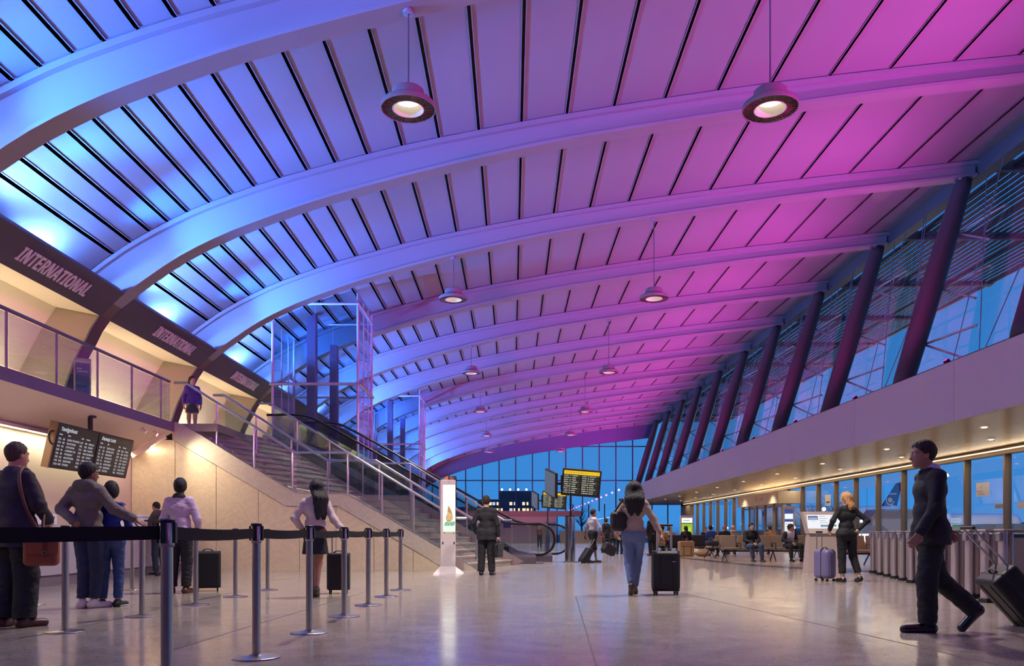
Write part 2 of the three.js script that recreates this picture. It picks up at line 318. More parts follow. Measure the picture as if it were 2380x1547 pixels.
// warm light strip at the back of the soffit, in lengths
{
  const D0 = 3, L = 5.96;
  for (let k = 0; D0 + L * k < 78; k++) {
    const a = D0 + L * k, t = thing('strip_light', 'warm linear light under the low bronze ceiling above the windows, ' + (ordinal[k + 1] ?? 'next') + ' length from the front', 'strip light', V(17.35, SOF - 0.05, -(a + L / 2)), 0, 'linear lights above the windows');
    mesh('housing', [box(0.16, 0.06, L - 0.02, 0, 0.01, 0)], mat(0xb9a58a, 0.5, 0.3), t);
    mesh('diffuser', [box(0.11, 0.03, L - 0.04, 0, -0.03, 0)], glow(0xffdca6, 3.2), t);
    const l = new THREE.RectAreaLight(new THREE.Color(1, 0.8, 0.55), LEVEL.soffitStrip, L - 0.04, 0.12); l.name = 'soffit_warm';
    l.position.set(-0.02, -0.055, 0); t.add(l); l.lookAt(17.35 - 0.02 - 0.35, SOF - 1.105, -(a + L / 2));
  }
  // round downlights in the soffit
  const ring = lathe([[0.085, 0], [0.115, 0], [0.12, 0.006], [0.12, 0.012], [0.085, 0.012], [0.085, 0]], 20), disc = new THREE.CylinderGeometry(0.084, 0.084, 0.006, 20);
  let idx = 0;
  for (let D = 11; D < 76; D += 5.96) for (const [c, x] of [[0, 13.6], [1, 15.6]]) {
    idx++;
    const t = thing('downlight', 'small round recessed downlight in the low bronze ceiling, ' + (c ? 'inner' : 'outer') + ' row, ' + ordinal[Math.ceil(idx / 2)] + ' from the front', 'downlight', V(x, SOF - 0.005, -(D + c * 3)), 0, 'downlights in the bronze ceiling');
    mesh('trim_ring', ring, mat(0xd9cdb8, 0.4, 0.5), t).rotation.x = Math.PI; mesh('lens', disc, glow(0xfff0d4, 6), t);
    const l = new THREE.SpotLight(new THREE.Color(1, 0.84, 0.62), LEVEL.down * 2, 0, 0.9, 0.6); l.name = 'downlight_beam'; l.position.set(0, -0.02, 0); l.target.position.set(0, -3, 0); t.add(l, l.target); l.shadow.radius = 3;
  }
}

// ---------- right window wall under the soffit ----------
const mullD = (k) => 28.6 + 2.516 * k;
{
  const w = structure('window_1');
  const bronze = mat(0x8d7c66, 0.5, 0.35), h = SOF - 0.18;
  const mull = rbox(0.26, h, 0.1, 0, h / 2, 0, 0.008, 1), pane = box(0.016, h - 0.4, 2.516 - 0.1, 0, (h - 0.4) / 2 + 0.3, 0);
  const sill = rbox(0.24, 0.3, 2.516 - 0.1, 0, 0.15, 0, 0.01, 1);
  for (let k = -15; k <= 20; k++) { mesh('mullion', mull, bronze, w).position.set(WX, 0, -mullD(k)); if (k < 20 && !(k >= 10 && k < 13)) { mesh('pane', pane, paneGlass, w).position.set(WX + 0.04, 0, -(mullD(k) + 1.258)); mesh('sill', sill, bronze, w).position.set(WX, 0, -(mullD(k) + 1.258)); } }
  mesh('head_rail', [span(WX - 0.2, WX + 0.2, SOF - 0.19, SOF + 0.06, -DB, -DEND)], mat(0xb3a48f, 0.5, 0.3), w);
}

// ---------- leaning columns, upper glass and cable trusses on the right ----------
const colBase = (i) => V(12.42, FTOP - 0.02, -(ribD(i) + 0.22)), colTop = (i) => V(14.4, 12.2, -(ribD(i) + 0.22));
{
  const paint = mat(0x3e363c, 0.5), shaftPts = [[0.0, 0], [0.29, 0], [0.31, 0.25], [0.335, 2.6], [0.325, 4.6], [0.26, 6.6], [0.23, 6.86], [0, 6.86]];
  const dir = colTop(1).sub(colBase(1)), len = dir.length(), q = new THREE.Quaternion().setFromUnitVectors(UP, dir.clone().normalize());
  const shaft = lathe(shaftPts.map((p) => [p[0], p[1] * len / 6.86]), 28).applyQuaternion(q), foot = new THREE.CylinderGeometry(0.34, 0.36, 0.06, 24).translate(0, 0.03, 0), head = rbox(0.42, 0.14, 0.36, dir.x - 0.03, dir.y + 0.02, 0, 0.02, 1);
  const strutMat = mat(0xc9c3cc, 0.35, 0.6), cable = mat(0x9da3b5, 0.4, 0.8);
  for (let i = 0; i <= NE; i++) {
    const c = thing('leaning_column', i < 2 ? 'thick leaning tubular column on the right ledge, beyond the right edge of the picture' : 'thick leaning tubular column carrying the right end of the ' + ordinal[i] + ' roof rib', 'column', colBase(i), 0, 'leaning columns on the right');
    mesh('shaft', shaft, paint, c); mesh('foot_ring', foot, paint, c); mesh('head_bracket', head, ribPaint, c);
  }
  // glass plane outside the columns
  const off = 1.15, g0 = V(12.42 + off, FTOP, 0), g1 = V(14.4 + 0.75, 12.3, 0), w = structure('window_2'), gl = (t) => g0.clone().lerp(g1, t);
  for (let i = 0; i < NE; i++) for (let r = 0; r < 3; r++) for (let h = 0; h < 2; h++) {
    const a = gl(r / 3), b = gl((r + 1) / 3 - 0.004), Da = ribD(i) + h * BAY / 2 + 0.23, Db = Da + BAY / 2 - 0.02;
    mesh('pane', [hull([V(a.x, a.y, -Db), V(b.x, b.y, -Db), V(b.x + 0.014, b.y, -Db), V(a.x + 0.014, a.y, -Db)], [V(a.x, a.y, -Da), V(b.x, b.y, -Da), V(b.x + 0.014, b.y, -Da), V(a.x + 0.014, a.y, -Da)])], paneGlass, w);
  }
  for (let i = 1; i < NE; i++) {
    const t = thing('cable_truss', i < 2 ? 'thin steel rods bracing the upper glass, beyond the right edge of the picture' : 'thin steel rods and struts bracing the upper glass behind the ' + ordinal[i - 1 || 1] + ' leaning column', 'cable truss', V(0, 0, -(ribD(i) + 0.22)), 0, 'rod trusses behind the upper glass');
    const A = V(12.42, FTOP, 0), B = V(14.4, 12.2, 0), on = (f) => A.clone().lerp(B, f);
    for (const f of [0.2, 0.47, 0.74]) {
      const p = on(f).add(V(0.3, 0, 0)), e = gl(f + 0.03).add(V(-0.03, 0, 1.5)), m = gl(f - 0.1).add(V(-0.03, 0, 1.1));
      mesh('strut', [rod(p, e, 0.034), new THREE.SphereGeometry(0.06, 10, 8).translate(p.x, p.y, p.z)], strutMat, t);
      mesh('strut', [rod(p, m, 0.034), new THREE.SphereGeometry(0.045, 10, 8).translate(e.x, e.y, e.z)], strutMat, t);
    }
    for (const [z0, z1, o] of [[-0.7, -2.9, 0.5], [-0.85, -3.05, 0.5], [-2.9, -0.6, 0.62], [-4.6, -4.6, 0.75], [-3.0, -5.4, 0.7]]) mesh('cable', [rod(V(12.42 + o, FTOP + 0.02, z0), V(14.5 + o * 0.4, 12.25, z1), 0.014, 0.014, 6)], cable, t);
    for (const f of [0.1]) mesh('cable', [rod(gl(f).add(V(-0.05, 0, 0)), gl(f).add(V(-0.05, 0, -BAY)), 0.012, 0.012, 6)], blackish, t);
  }
  // louvred canopy outside, parallel to the hall
  const lou = thing('louvre_canopy', 'dark louvred sun canopy projecting outside above the upper right glass', 'canopy', V(0, 12.62, 0));
  const slat = box(0.235, 0.035, DEND - 2), lm = mat(0x3c3440, 0.6, 0.2);
  for (let k = 0; k < 24; k++) { const s = mesh('slat', slat, lm, lou); s.position.set(16.0 + k * 0.275, 0, -(DEND + 2) / 2); s.rotation.z = 0.2; }
  const arm = hull([V(15.2, -0.15, -0.09), V(22.4, -0.1, -0.09), V(22.6, 0.1, -0.09), V(15.2, 0.2, -0.09)], [V(15.2, -0.15, 0.09), V(22.4, -0.1, 0.09), V(22.6, 0.1, 0.09), V(15.2, 0.2, 0.09)]);
  for (let i = 0; i <= NE; i++) mesh('outrigger', arm, mat(0x6d5566, 0.6), lou).position.z = -(ribD(i) + 0.22);
  for (const x of [16.0, 18.2, 20.4, 22.45]) mesh('edge_bar', [span(x - 0.06, x + 0.06, 0.05, 0.16, -1, -DEND)], mat(0x6d5566, 0.6), lou);
}
// magenta floodlights standing on the right ledge, aimed at the middle of the roof
{
  for (let i = NB; i < NE; i++) {
    const D = ribD(i) + BAY / 2 + 0.2, p = V(12.2, FTOP + 0.01, -D);
    const t = thing('floodlight', i >= 2 ? 'small magenta floodlight on the right ledge after the ' + ordinal[i] + ' roof rib' : 'small magenta floodlight on the right ledge, outside the picture', 'floodlight', p, 0, 'magenta floodlights on the ledge');
    mesh('stand', [box(0.1, 0.02, 0.14, 0, 0.01, 0), box(0.03, 0.08, 0.14, 0, 0.05, 0)], blackish, t);
    const head = rbox(0.1, 0.1, 0.2, 0, 0, 0, 0.02, 1).rotateZ(0.75).translate(0, 0.12, 0); mesh('lamp_body', head, blackish, t);
    const lens = box(0.085, 0.008, 0.18).rotateZ(0.75).translate(-0.036, 0.158, 0); mesh('lens', lens, glow(0xff30c0, 1), t);
    const l = new THREE.SpotLight(new THREE.Color(1, 0.06, 0.72), LEVEL.magenta, 0, 1.03, 1); l.name = 'magenta_flood'; l.position.set(-0.1, 0.24, 0); l.target.position.set(-6.4, 7.0, -5.6); t.add(l, l.target); l.shadow.radius = 6;
  }
}

// ---------- pendants ----------
{
  const rows = [[[949, 985], [1054, 543], [1095, 372], [1116, 283], [1130, 227], [1137, 189]], [[1790, 985], [1520, 545], [1415, 374], [1360, 283], [1327, 229], [1303, 191]]];
  const R = 0.458, shade = lathe([[0.0, 0.34], [0.24, 0.335], [0.268, 0.31], [0.285, 0.2], [0.3, 0.165], [R - 0.02, 0.1], [R, 0.08], [R, 0.0], [R - 0.012, 0.0], [R - 0.014, 0.06], [0.27, 0.075]], 48);
  const ringFin = [], finMat = mat(0x6d5a50, 0.5, 0.3);
  const annulus = lathe([[0.26, 0.022], [R - 0.013, 0.034], [R - 0.013, 0.04], [0.26, 0.03]], 48);
  for (let k = 0; k < 44; k++) { const a = k / 44 * Math.PI * 2; ringFin.push(box(R - 0.285, 0.022, 0.006, (R + 0.26) / 2, 0.018, 0).rotateY(a)); }
  const fins = join(ringFin), cup = lathe([[0.262, 0.012], [0.27, 0.004], [0.262, 0.0], [0.252, 0.004], [0.2, 0.16], [0.2, 0.17]], 40), lens = new THREE.CylinderGeometry(0.2, 0.2, 0.008, 40).translate(0, 0.155, 0);
  const shadeMat = mat(0x7a7078, 0.55, 0.15), cupMat = mat(0xb8b0a4, 0.6), lensMat = glow(0xfff4e2, 4);
  rows.forEach((row, side) => row.forEach(([px, v], n) => {
    const D = ribD(1 + 2 * n) + 0.22, p = V((px - VPX) * D / F, EYE + v * D / F, -D);
    const t = thing('pendant_lamp', 'bowler-hat shaped grey pendant lamp, ' + ['nearest', 'second', 'third', 'fourth', 'fifth', 'farthest'][n] + ' of the ' + (side ? 'right' : 'left') + ' row', 'pendant lamp', p, 0, 'pendant lamps');
    mesh('shade', shade, shadeMat, t); const an = mesh('fin_ring', annulus, finMat, t); mesh('fins', fins, finMat, an); mesh('reflector', cup, cupMat, t); mesh('lens', lens, lensMat, t);
    const topEnd = botY(p.x) - p.y;
    mesh('cord', [rod(V(0, 0.33, 0), V(0, topEnd, 0), 0.014, 0.014, 8)], mat(0x4b4650, 0.5), t); mesh('ceiling_cap', [new THREE.CylinderGeometry(0.09, 0.09, 0.06, 16).translate(0, topEnd - 0.03, 0)], shadeMat, t);
    const l = new THREE.SpotLight(new THREE.Color(1, 0.92, 0.8), LEVEL.pendant, 0, 1.05, 0.5); l.name = 'pendant_beam'; l.position.set(0, 0.02, 0); l.target.position.set(0, -5, 0); t.add(l, l.target); l.shadow.radius = 9;
  }));
}
// ---------- left gallery floor, balcony edge, soffit, counter wall ----------
const BX = -8.7, SD = 20.5, SK = 0.353;                                  // balcony edge; depth of the stair's near face; plan skew of the steps
const skewX = (x, D) => x + SK * (D - SD);
{
  const g = structure('floor_gallery');
  const deck = mat(0x8d8078, 0.5), purple = mat(0x6f6276, 0.5);
  mesh('deck', [span(-12.4, BX - 0.05, MEZZ - 0.2, MEZZ, -DB, -SD), span(-12.4, -7.6, MEZZ - 0.2, MEZZ, -SD - 0.02, -30), span(-12.4, -9.2, MEZZ - 0.2, MEZZ, -30, -DEND)], deck, g);
  const ep = 3.1; for (let D = DB + 0.2; D < SD - 0.1; D += ep) mesh('edge_panel', [span(BX - 0.05, BX, MEZZ - 0.22, MEZZ + 0.02, -D, -Math.min(D + ep - 0.006, SD))], purple, g);
  mesh('sloping_soffit', [prism([[BX, MEZZ - 0.22], [-9.86, 2.97], [-9.95, 3.0], [BX - 0.05, MEZZ - 0.1]], DB, SD)], mat(0xddccb4, 0.75), g);
  const w = structure('wall_counter');
  const cream = mat(0xdfd0b8, 0.6, 0.05); const pw = 2.6;
  for (let D = DB; D < SD; D += pw) mesh('wall_panel', [span(-9.95, -9.82, 0, 3.0, -D - 0.004, -Math.min(D + pw - 0.004, SD + 0.02))], cream, w);
  mesh('backing', [span(-10.3, -9.96, 0, MEZZ, -DB, -DEND)], mat(0x6c645c, 0.8), w);
  mesh('beyond_stairs', [span(-9.96, -9.2, 0, MEZZ - 0.2, -30, -DEND)], mat(0xb9aa96, 0.7), w);
  // wall-washing strip at the top of the counter wall
  const L = 4.4;
  for (let k = 0; k < 4; k++) {
    const a = SD - 0.3 - L * (k + 1), t = thing('wall_washer', 'warm linear light along the top of the counter wall, ' + ordinal[k + 1] + ' length from the stairs', 'strip light', V(-9.62, 3.0, -(a + L / 2)), 0, 'wall washers above the counter');
    mesh('housing', [box(0.1, 0.06, L - 0.02, 0, 0.03, 0)], mat(0xd8cab4, 0.6), t);
    mesh('diffuser', [box(0.07, 0.02, L - 0.06, 0, -0.008, 0)], glow(0xffe2b4, 3), t);
    const l = new THREE.RectAreaLight(new THREE.Color(1, 0.88, 0.68), LEVEL.wallWash, L - 0.06, 0.09); l.name = 'wall_wash'; l.position.set(0, -0.03, 0); t.add(l); l.lookAt(-9.62 - 0.12, 2.0, -(a + L / 2));
  }
}
{ // the wash continues round the corner onto the brushed side of the stairs
  const t = thing('wall_washer', 'short warm linear light in the corner between counter wall and stair side', 'strip light', V(-9.2, 3.2, -(SD - 0.35)), 0, 'wall washers above the counter');
  mesh('housing', [box(1.0, 0.05, 0.1, 0, 0, 0).rotateZ(0.52), box(1.0, 0.14, 0.02, 0, -0.05, 0.06).rotateZ(0.52)], mat(0xd8cab4, 0.6), t); mesh('diffuser', [box(0.86, 0.02, 0.06, 0, -0.03, 0).rotateZ(0.52)], glow(0xffe2b4, 1.2), t);
  const l = new THREE.RectAreaLight(new THREE.Color(1, 0.86, 0.62), 22, 0.86, 0.08); l.name = 'corner_wash'; l.position.set(0.03, -0.07, 0); t.add(l); l.lookAt(-9.2 + 0.9, 3.13 - 0.8, -(SD - 0.35) - 0.6);
}
for (const [k, D, tx, ty] of [[0, 19.1, -6.9, 1.7], [1, 19.7, -4.6, 0.9]]) { // adjustable spotlights under the balcony edge, turned to the stair side
  const p = V(-8.84, 3.42, -D), t = thing('spotlight', 'small pale spotlight under the balcony edge, ' + (k ? 'next to the stairs' : 'between the board and the stairs'), 'spotlight', p, 0, 'spotlights under the balcony'), d = V(tx + 8.84, ty - 3.42, -SD + D).normalize(), q = new THREE.Quaternion().setFromUnitVectors(UP, d);
  mesh('stem', [rod(V(0, 0, 0), V(0, 0.09, 0), 0.012)], mat(0xd8cab4, 0.6), t); mesh('lamp_body', [new THREE.CylinderGeometry(0.05, 0.04, 0.12, 16).applyQuaternion(q)], mat(0xd8cab4, 0.6), t); mesh('lens', [new THREE.CylinderGeometry(0.042, 0.042, 0.006, 16).translate(0, 0.062, 0).applyQuaternion(q)], glow(0xffe6bc, 3), t);
  const l = new THREE.SpotLight(new THREE.Color(1, 0.86, 0.6), k ? 16 : 6, 0, 0.95, 1); l.name = 'stair_side_spot'; l.position.copy(d.clone().multiplyScalar(0.08)); l.target.position.copy(d.clone().multiplyScalar(4)); t.add(l, l.target); l.shadow.radius = 2;
}
// ---------- railings ----------
// base: points along the foot of the rail; posts: distances along it
function railing(t, base, h, posts, opt = {}) {
  const up = (p, k = h) => p.clone().add(V(0, k, 0)), rail = base.map((p) => up(p));
  if (opt.lead) rail.unshift(rail[0].clone().add(opt.lead)); if (opt.tail) rail.push(rail[rail.length - 1].clone().add(opt.tail));
  mesh('handrail', polyPipe(rail, opt.r ?? 0.03, 12), opt.railMat ?? railSteel, t);
  const len = [0]; for (let i = 1; i < base.length; i++) len.push(len[i - 1] + base[i].distanceTo(base[i - 1]));
  const where = (s) => { let i = 1; while (i < base.length - 1 && s > len[i]) i++; return base[i - 1].clone().lerp(base[i], Math.min(1, Math.max(0, (s - len[i - 1]) / (len[i] - len[i - 1])))); };
  for (const s of posts) { const p = where(s); mesh('post', [rod(p.clone().add(V(0, -0.06, 0)), up(p), opt.pr ?? 0.024)], opt.postMat ?? railSteel, t); }
  const cut = [...new Set([...posts, ...len])].sort((a, b) => a - b), off = opt.glassOff ?? V(0, 0, -0.03);
  for (let i = 1; i < cut.length; i++) {
    const a = where(cut[i - 1] + 0.035), b = where(cut[i] - 0.035); if (b.distanceTo(a) < 0.15) continue;
    const n = V(-(b.z - a.z), 0, b.x - a.x).normalize().multiplyScalar(0.006), q = (p, y, s) => p.clone().add(off).add(V(0, y, 0)).addScaledVector(n, s);
    mesh('glass_pane', [hull([q(a, 0.06, -1), q(b, 0.06, -1), q(b, 0.06, 1), q(a, 0.06, 1)], [q(a, h - 0.07, -1), q(b, h - 0.07, -1), q(b, h - 0.07, 1), q(a, h - 0.07, 1)])], railGlass, t);
  }
  return t;
}
{
  const t = thing('balcony_railing', 'glass balcony railing with dark violet handrail along the upper left gallery', 'railing', V(BX - 0.08, MEZZ, 0));
  const posts = []; for (let s = 0.5; s < 26; s += 1.52) posts.push(s);
  railing(t, [V(0, 0, -SD + 0.1), V(0, 0, -DB * 0 + 3)], 1.06, posts, { railMat: mat(0x6a5c74, 0.4, 0.4), postMat: mat(0x8a8090, 0.35, 0.7), r: 0.035, glassOff: V(0.02, 0, 0) });
  const f = thing('gallery_railing', 'far glass gallery railing behind the escalator', 'railing', V(-9.15, MEZZ, 0));
  railing(f, [V(0, 0, -30.2), V(0, 0, -60)], 1.06, [0.1, 3, 6, 9, 12, 15, 18, 21, 24, 27, 29.6], { glassOff: V(0.02, 0, 0) });
}
// ---------- staircase ----------
const UP_N = 11, LO_N = 11, LAND = 1.88, upRise = (MEZZ - LAND) / UP_N, loRise = LAND / LO_N;
const upX0 = -8.4, upRun = 0.28, loX0 = -4.22, loRun = 0.3, SW = 3.4;
{
  const t = thing('staircase', 'broad stone staircase with brushed metal side rising to the left gallery', 'staircase', V(0, 0, 0));
  const step = (x0, x1, y, th) => { const Da = SD + 0.1, Db = SD + SW; const ring = (yy, o) => [V(skewX(x0, Da), yy, -Da), V(skewX(x1 + o, Da), yy, -Da), V(skewX(x1 + o, Db), yy, -Db), V(skewX(x0, Db), yy, -Db)]; return boxUV(join([hull(ring(y - th, 0), ring(y - 0.045, 0)), hull(ring(y - 0.045, 0.025), ring(y, 0.025))]), 1); };
  for (let i = 0; i < UP_N; i++) { const y = MEZZ - i * upRise, x0 = upX0 + (i - 1) * upRun; if (i === 0) mesh('step', [step(upX0 - 1.2, upX0, y, upRise + 0.05)], granite, t); else mesh('step', [step(x0, x0 + upRun, y, upRise + 0.05)], granite, t); }
  const landX0 = upX0 + (UP_N - 1) * upRun; mesh('landing', [step(landX0 - 0.02, loX0, LAND, 0.25)], granite, t);
  for (let i = 1; i < LO_N; i++) { const y = LAND - i * loRise, x0 = loX0 + (i - 1) * loRun; mesh('step', [step(x0, x0 + loRun, y, loRise + 0.05)], granite, t); }
  // stringers
  const topE = [[-8.68, 3.8], [-8.45, 3.72], [-5.62, 1.99], [-4.27, 1.97], [-0.86, 0.0]], low = [[-1.62, 0], [-4.5, 1.66], [-5.84, 1.66], [-8.75, 3.37], [-8.75, 3.8]];
  mesh('stringer', [boxUV(prism([...topE, ...low], SD, SD + 0.1), 0.6)], stringerMat, t);
  for (let i = 1; i < topE.length; i++) { const a = topE[i - 1], b = topE[i]; mesh('stringer_cap', [hull([V(a[0], a[1], -SD + 0.012), V(b[0], b[1], -SD + 0.012), V(b[0], b[1], -SD - 0.11), V(a[0], a[1], -SD - 0.11)], [V(a[0], a[1] + 0.022, -SD + 0.012), V(b[0], b[1] + 0.022, -SD + 0.012), V(b[0], b[1] + 0.022, -SD - 0.11), V(a[0], a[1] + 0.022, -SD - 0.11)])], railSteel, t); }
  const fs = SK * SW;
  mesh('far_stringer', [prism([...topE.map((p) => [p[0] + fs, p[1] + 0.1]), ...low.map((p) => [p[0] + fs, p[1] - 0.2])], SD + SW, SD + SW + 0.1)], stringerMat, t);
  for (let i = 1; i < topE.length; i++) { const a = topE[i - 1], b = topE[i], q = fs, D = SD + SW; mesh('stringer_cap', [hull([V(a[0] + q, a[1] + 0.1, -D + 0.01), V(b[0] + q, b[1] + 0.1, -D + 0.01), V(b[0] + q, b[1] + 0.1, -D - 0.11), V(a[0] + q, a[1] + 0.1, -D - 0.11)], [V(a[0] + q, a[1] + 0.125, -D + 0.01), V(b[0] + q, b[1] + 0.125, -D + 0.01), V(b[0] + q, b[1] + 0.125, -D - 0.11), V(a[0] + q, a[1] + 0.125, -D - 0.11)])], railSteel, t); }
  // brushed panels below the stringer
  const lowY = (x) => x < -8.75 ? 3.4 : x < -5.84 ? 3.37 + (x + 8.75) * (1.66 - 3.37) / 2.91 : x < -4.5 ? 1.66 : Math.max(0, 1.66 + (x + 4.5) * (0 - 1.66) / 2.88);
  const cutX = [-9.82, -8.69, -7.63, -6.54, -5.48, -4.54, -3.56, -2.55, -1.66];
  for (let i = 1; i < cutX.length; i++) {
    const a = cutX[i - 1] + 0.006, b = cutX[i] - 0.006, xs = [a, ...[-8.75, -5.84, -4.5].filter((x) => x > a && x < b), b];
    const y = (x) => lowY(x) - 0.014; const pts = [[a, 0.0], [b, 0.0], ...xs.slice().reverse().map((x) => [x, Math.max(0.001, y(x))])];
    mesh('side_panel', [boxUV(prism(pts, SD + 0.03, SD + 0.1), 0.6)], champagne, t);
  }
  mesh('panel_backing', [prism([[-9.9, 0], [-1.7, 0], [-4.6, 1.6], [-5.9, 1.6], [-8.8, 3.3], [-9.9, 3.4]], SD + 0.11, SD + 0.2)], blackish, t);
  // LED line under a nosing above the landing
  const yy = LAND + 2 * upRise - 0.05, Da = SD + 0.3, Db = SD + 2.2, xx = upX0 + 8 * upRun + 0.02;
  mesh('led_line', [hull([V(skewX(xx, Da), yy, -Da), V(skewX(xx + 0.012, Da), yy, -Da), V(skewX(xx + 0.012, Db), yy, -Db), V(skewX(xx, Db), yy, -Db)], [V(skewX(xx, Da), yy + 0.02, -Da), V(skewX(xx + 0.012, Da), yy + 0.02, -Da), V(skewX(xx + 0.012, Db), yy + 0.02, -Db), V(skewX(xx, Db), yy + 0.02, -Db)])], glow(0xffd9a4, 5), t).name = 'led_line';
  const mid = (Da + Db) / 2, l = new THREE.PointLight(new THREE.Color(1, 0.8, 0.52), 2.2); l.name = 'led_line_glow'; l.position.set(skewX(xx, mid) + 0.12, yy - 0.02, -mid); t.add(l); l.shadow.radius = 4;
}
{
  const run = (D, dy = 0) => [V(skewX(-8.45, D), MEZZ + dy, -D), V(skewX(-5.62, D), LAND + 0.1 + dy, -D), V(skewX(-4.27, D), LAND + 0.1 + dy, -D), V(skewX(-1.45, D), 0.28 + dy, -D)];
  const posts = [0.95, 2.1, 3.28, 4.72, 5.75, 6.7, 7.85];
  railing(thing('stair_railing', 'nearest tubular steel and glass stair railing above the brushed metal side', 'railing'), run(SD + 0.06), 1.06, posts, { r: 0.032, lead: V(-0.3, 0, 0), tail: V(0.25, 0, 0) });
  railing(thing('stair_railing', 'middle tubular steel handrail running down the centre of the stairs', 'railing'), run(SD + 1.45), 0.98, posts.map((p) => p + 0.1), { r: 0.034, pr: 0.028, lead: V(-0.3, 0, 0), tail: V(0.25, -0.12, 0) });
  railing(thing('stair_railing', 'farthest tubular steel and glass stair railing beside the escalator', 'railing'), run(SD + SW, 0.05), 1.02, posts, { r: 0.028, lead: V(-0.35, 0, 0), tail: V(0.25, 0, 0) });
}
// ---------- escalator ----------
{
  const t = thing('escalator', 'escalator with black rubber handrails and clear glass sides behind the stairs', 'escalator', V(0, 0, 0));
  const DA = 25.0, DBk = 26.7, sx = (D) => SK * (D - DA);
  const path = (D) => {
    const s = sx(D), p = [V(-7.7, 4.67, 0), V(-6.75, 4.67, 0), V(-6.4, 4.61, 0), V(-6.05, 4.46, 0), V(-3.2, 2.88, 0), V(-0.95, 1.62, 0), V(-0.55, 1.41, 0), V(-0.2, 1.29, 0), V(0.2, 1.25, 0), V(0.85, 1.25, 0)];
    for (let a = 75; a >= -90; a -= 15) p.push(V(0.85 + 0.49 * Math.cos(a * Math.PI / 180), 0.76 + 0.49 * Math.sin(a * Math.PI / 180), 0));
    p.push(V(0.7, 0.27, 0)); return p.map((v) => v.add(V(s, 0, -D)));
  };
  for (const D of [DA, DBk]) {
    const p = path(D); mesh('rubber_handrail', [new THREE.TubeGeometry(new THREE.CatmullRomCurve3(p, false, 'centripetal'), 160, 0.04, 10, false)], mat(0x0d0d10, 0.35), t);
    const s = sx(D), shape = [[-7.7, 4.62], [-6.75, 4.62], [-6.05, 4.41], [-0.95, 1.57], [-0.2, 1.24], [0.85, 1.2]]; for (let a = 75; a >= -60; a -= 15) shape.push([0.85 + 0.45 * Math.cos(a * Math.PI / 180), 0.76 + 0.45 * Math.sin(a * Math.PI / 180)]);
    shape.push([0.85, 0.34], [-0.4, 0.36], [-6.2, 3.62], [-6.7, 3.84], [-7.7, 3.84]);
    const cuts = [-7.7, -5.4, -3.6, -1.8, 0.0]; // glass in lengths: left to right between upright joints
    const topL = (x) => x < -6.75 ? 4.62 : x < -6.05 ? 4.62 - (x + 6.75) * 0.3 : x < -0.95 ? 4.41 - (x + 6.05) * 0.557 : 1.57 - (x + 0.95) * 0.44, lowL = (x) => x < -6.7 ? 3.84 : x < -6.2 ? 3.84 - (x + 6.7) * 0.44 : 3.62 - (x + 6.2) * 0.562;
    for (let i = 1; i < cuts.length; i++) { const a = cuts[i - 1] + 0.012, b = cuts[i] - 0.012, xs = [a, ...[-6.75, -6.7, -6.2, -6.05, -0.95].filter((x) => x > a && x < b), b]; mesh('glass_pane', [prism([...xs.map((x) => [x + s, lowL(x)]), ...xs.slice().reverse().map((x) => [x + s, topL(x)])], D - 0.006, D + 0.006)], railGlass, t); }
    const end = [[0.012, 0.37], [0.85, 0.35]]; for (let a = -60; a <= 75; a += 15) end.push([0.85 + 0.45 * Math.cos(a * Math.PI / 180), 0.76 + 0.45 * Math.sin(a * Math.PI / 180)]); end.push([0.85, 1.2], [0.012, 1.21]);
    mesh('glass_pane', [prism(end.map((q) => [q[0] + s, q[1]]), D - 0.006, D + 0.006)], railGlass, t);
    const deckTop = [[-7.8, 3.86], [-6.7, 3.86], [-6.2, 3.64], [-0.4, 0.38], [0.0, 0.3], [0.75, 0.28]], deckLow = [[0.75, 0.2], [0.0, 0.2], [-0.5, 0.24], [-6.3, 3.48], [-6.75, 3.7], [-7.8, 3.7]];
    mesh('deck_cover', [prism([...deckTop, ...deckLow].map((q) => [q[0] + s, q[1]]), D - 0.09, D + 0.09)], railSteel, t);
    mesh('skirt', [prism([[-7.8, 3.72], [-6.75, 3.72], [-6.3, 3.5], [-0.5, 0.25], [0.75, 0.21], [0.75, 0.0], [-1.0, 0.0], [-6.4, 2.95], [-7.8, 3.0]].map((q) => [q[0] + s, q[1]]), D - 0.07, D + 0.07)], mat(0x8f8a8a, 0.4, 0.6), t);
  }
  const stepG = (w, h) => { const g = [rbox(w, h, 1.0, 0, -h / 2, 0, 0.01, 1)]; for (let k = 0; k < 10; k++) g.push(box(w, 0.01, 0.03, 0, 0.005, -0.45 + k * 0.1)); return join(g); };
  const sg = stepG(0.4, 0.22), sm = mat(0x4c4a4e, 0.5, 0.5), Dm = (DA + DBk) / 2;
  for (let i = 0; i < 15; i++) { const x = -6.2 + i * 0.4, y = 3.7 - i * 0.2255; mesh('step', sg, sm, t).position.set(x + sx(Dm), Math.max(0.06, y), -Dm); }
  mesh('comb_plate', [span(-0.3, 1.0, 0, 0.015, -DA - 0.1, -DBk + 0.1)], mat(0x8a8a8c, 0.35, 0.8), t);
  mesh('comb_plate', [span(-8.2, -6.3, MEZZ, MEZZ + 0.015, -DA - 0.1, -DBk + 0.1)], mat(0x8a8a8c, 0.35, 0.8), t);
}
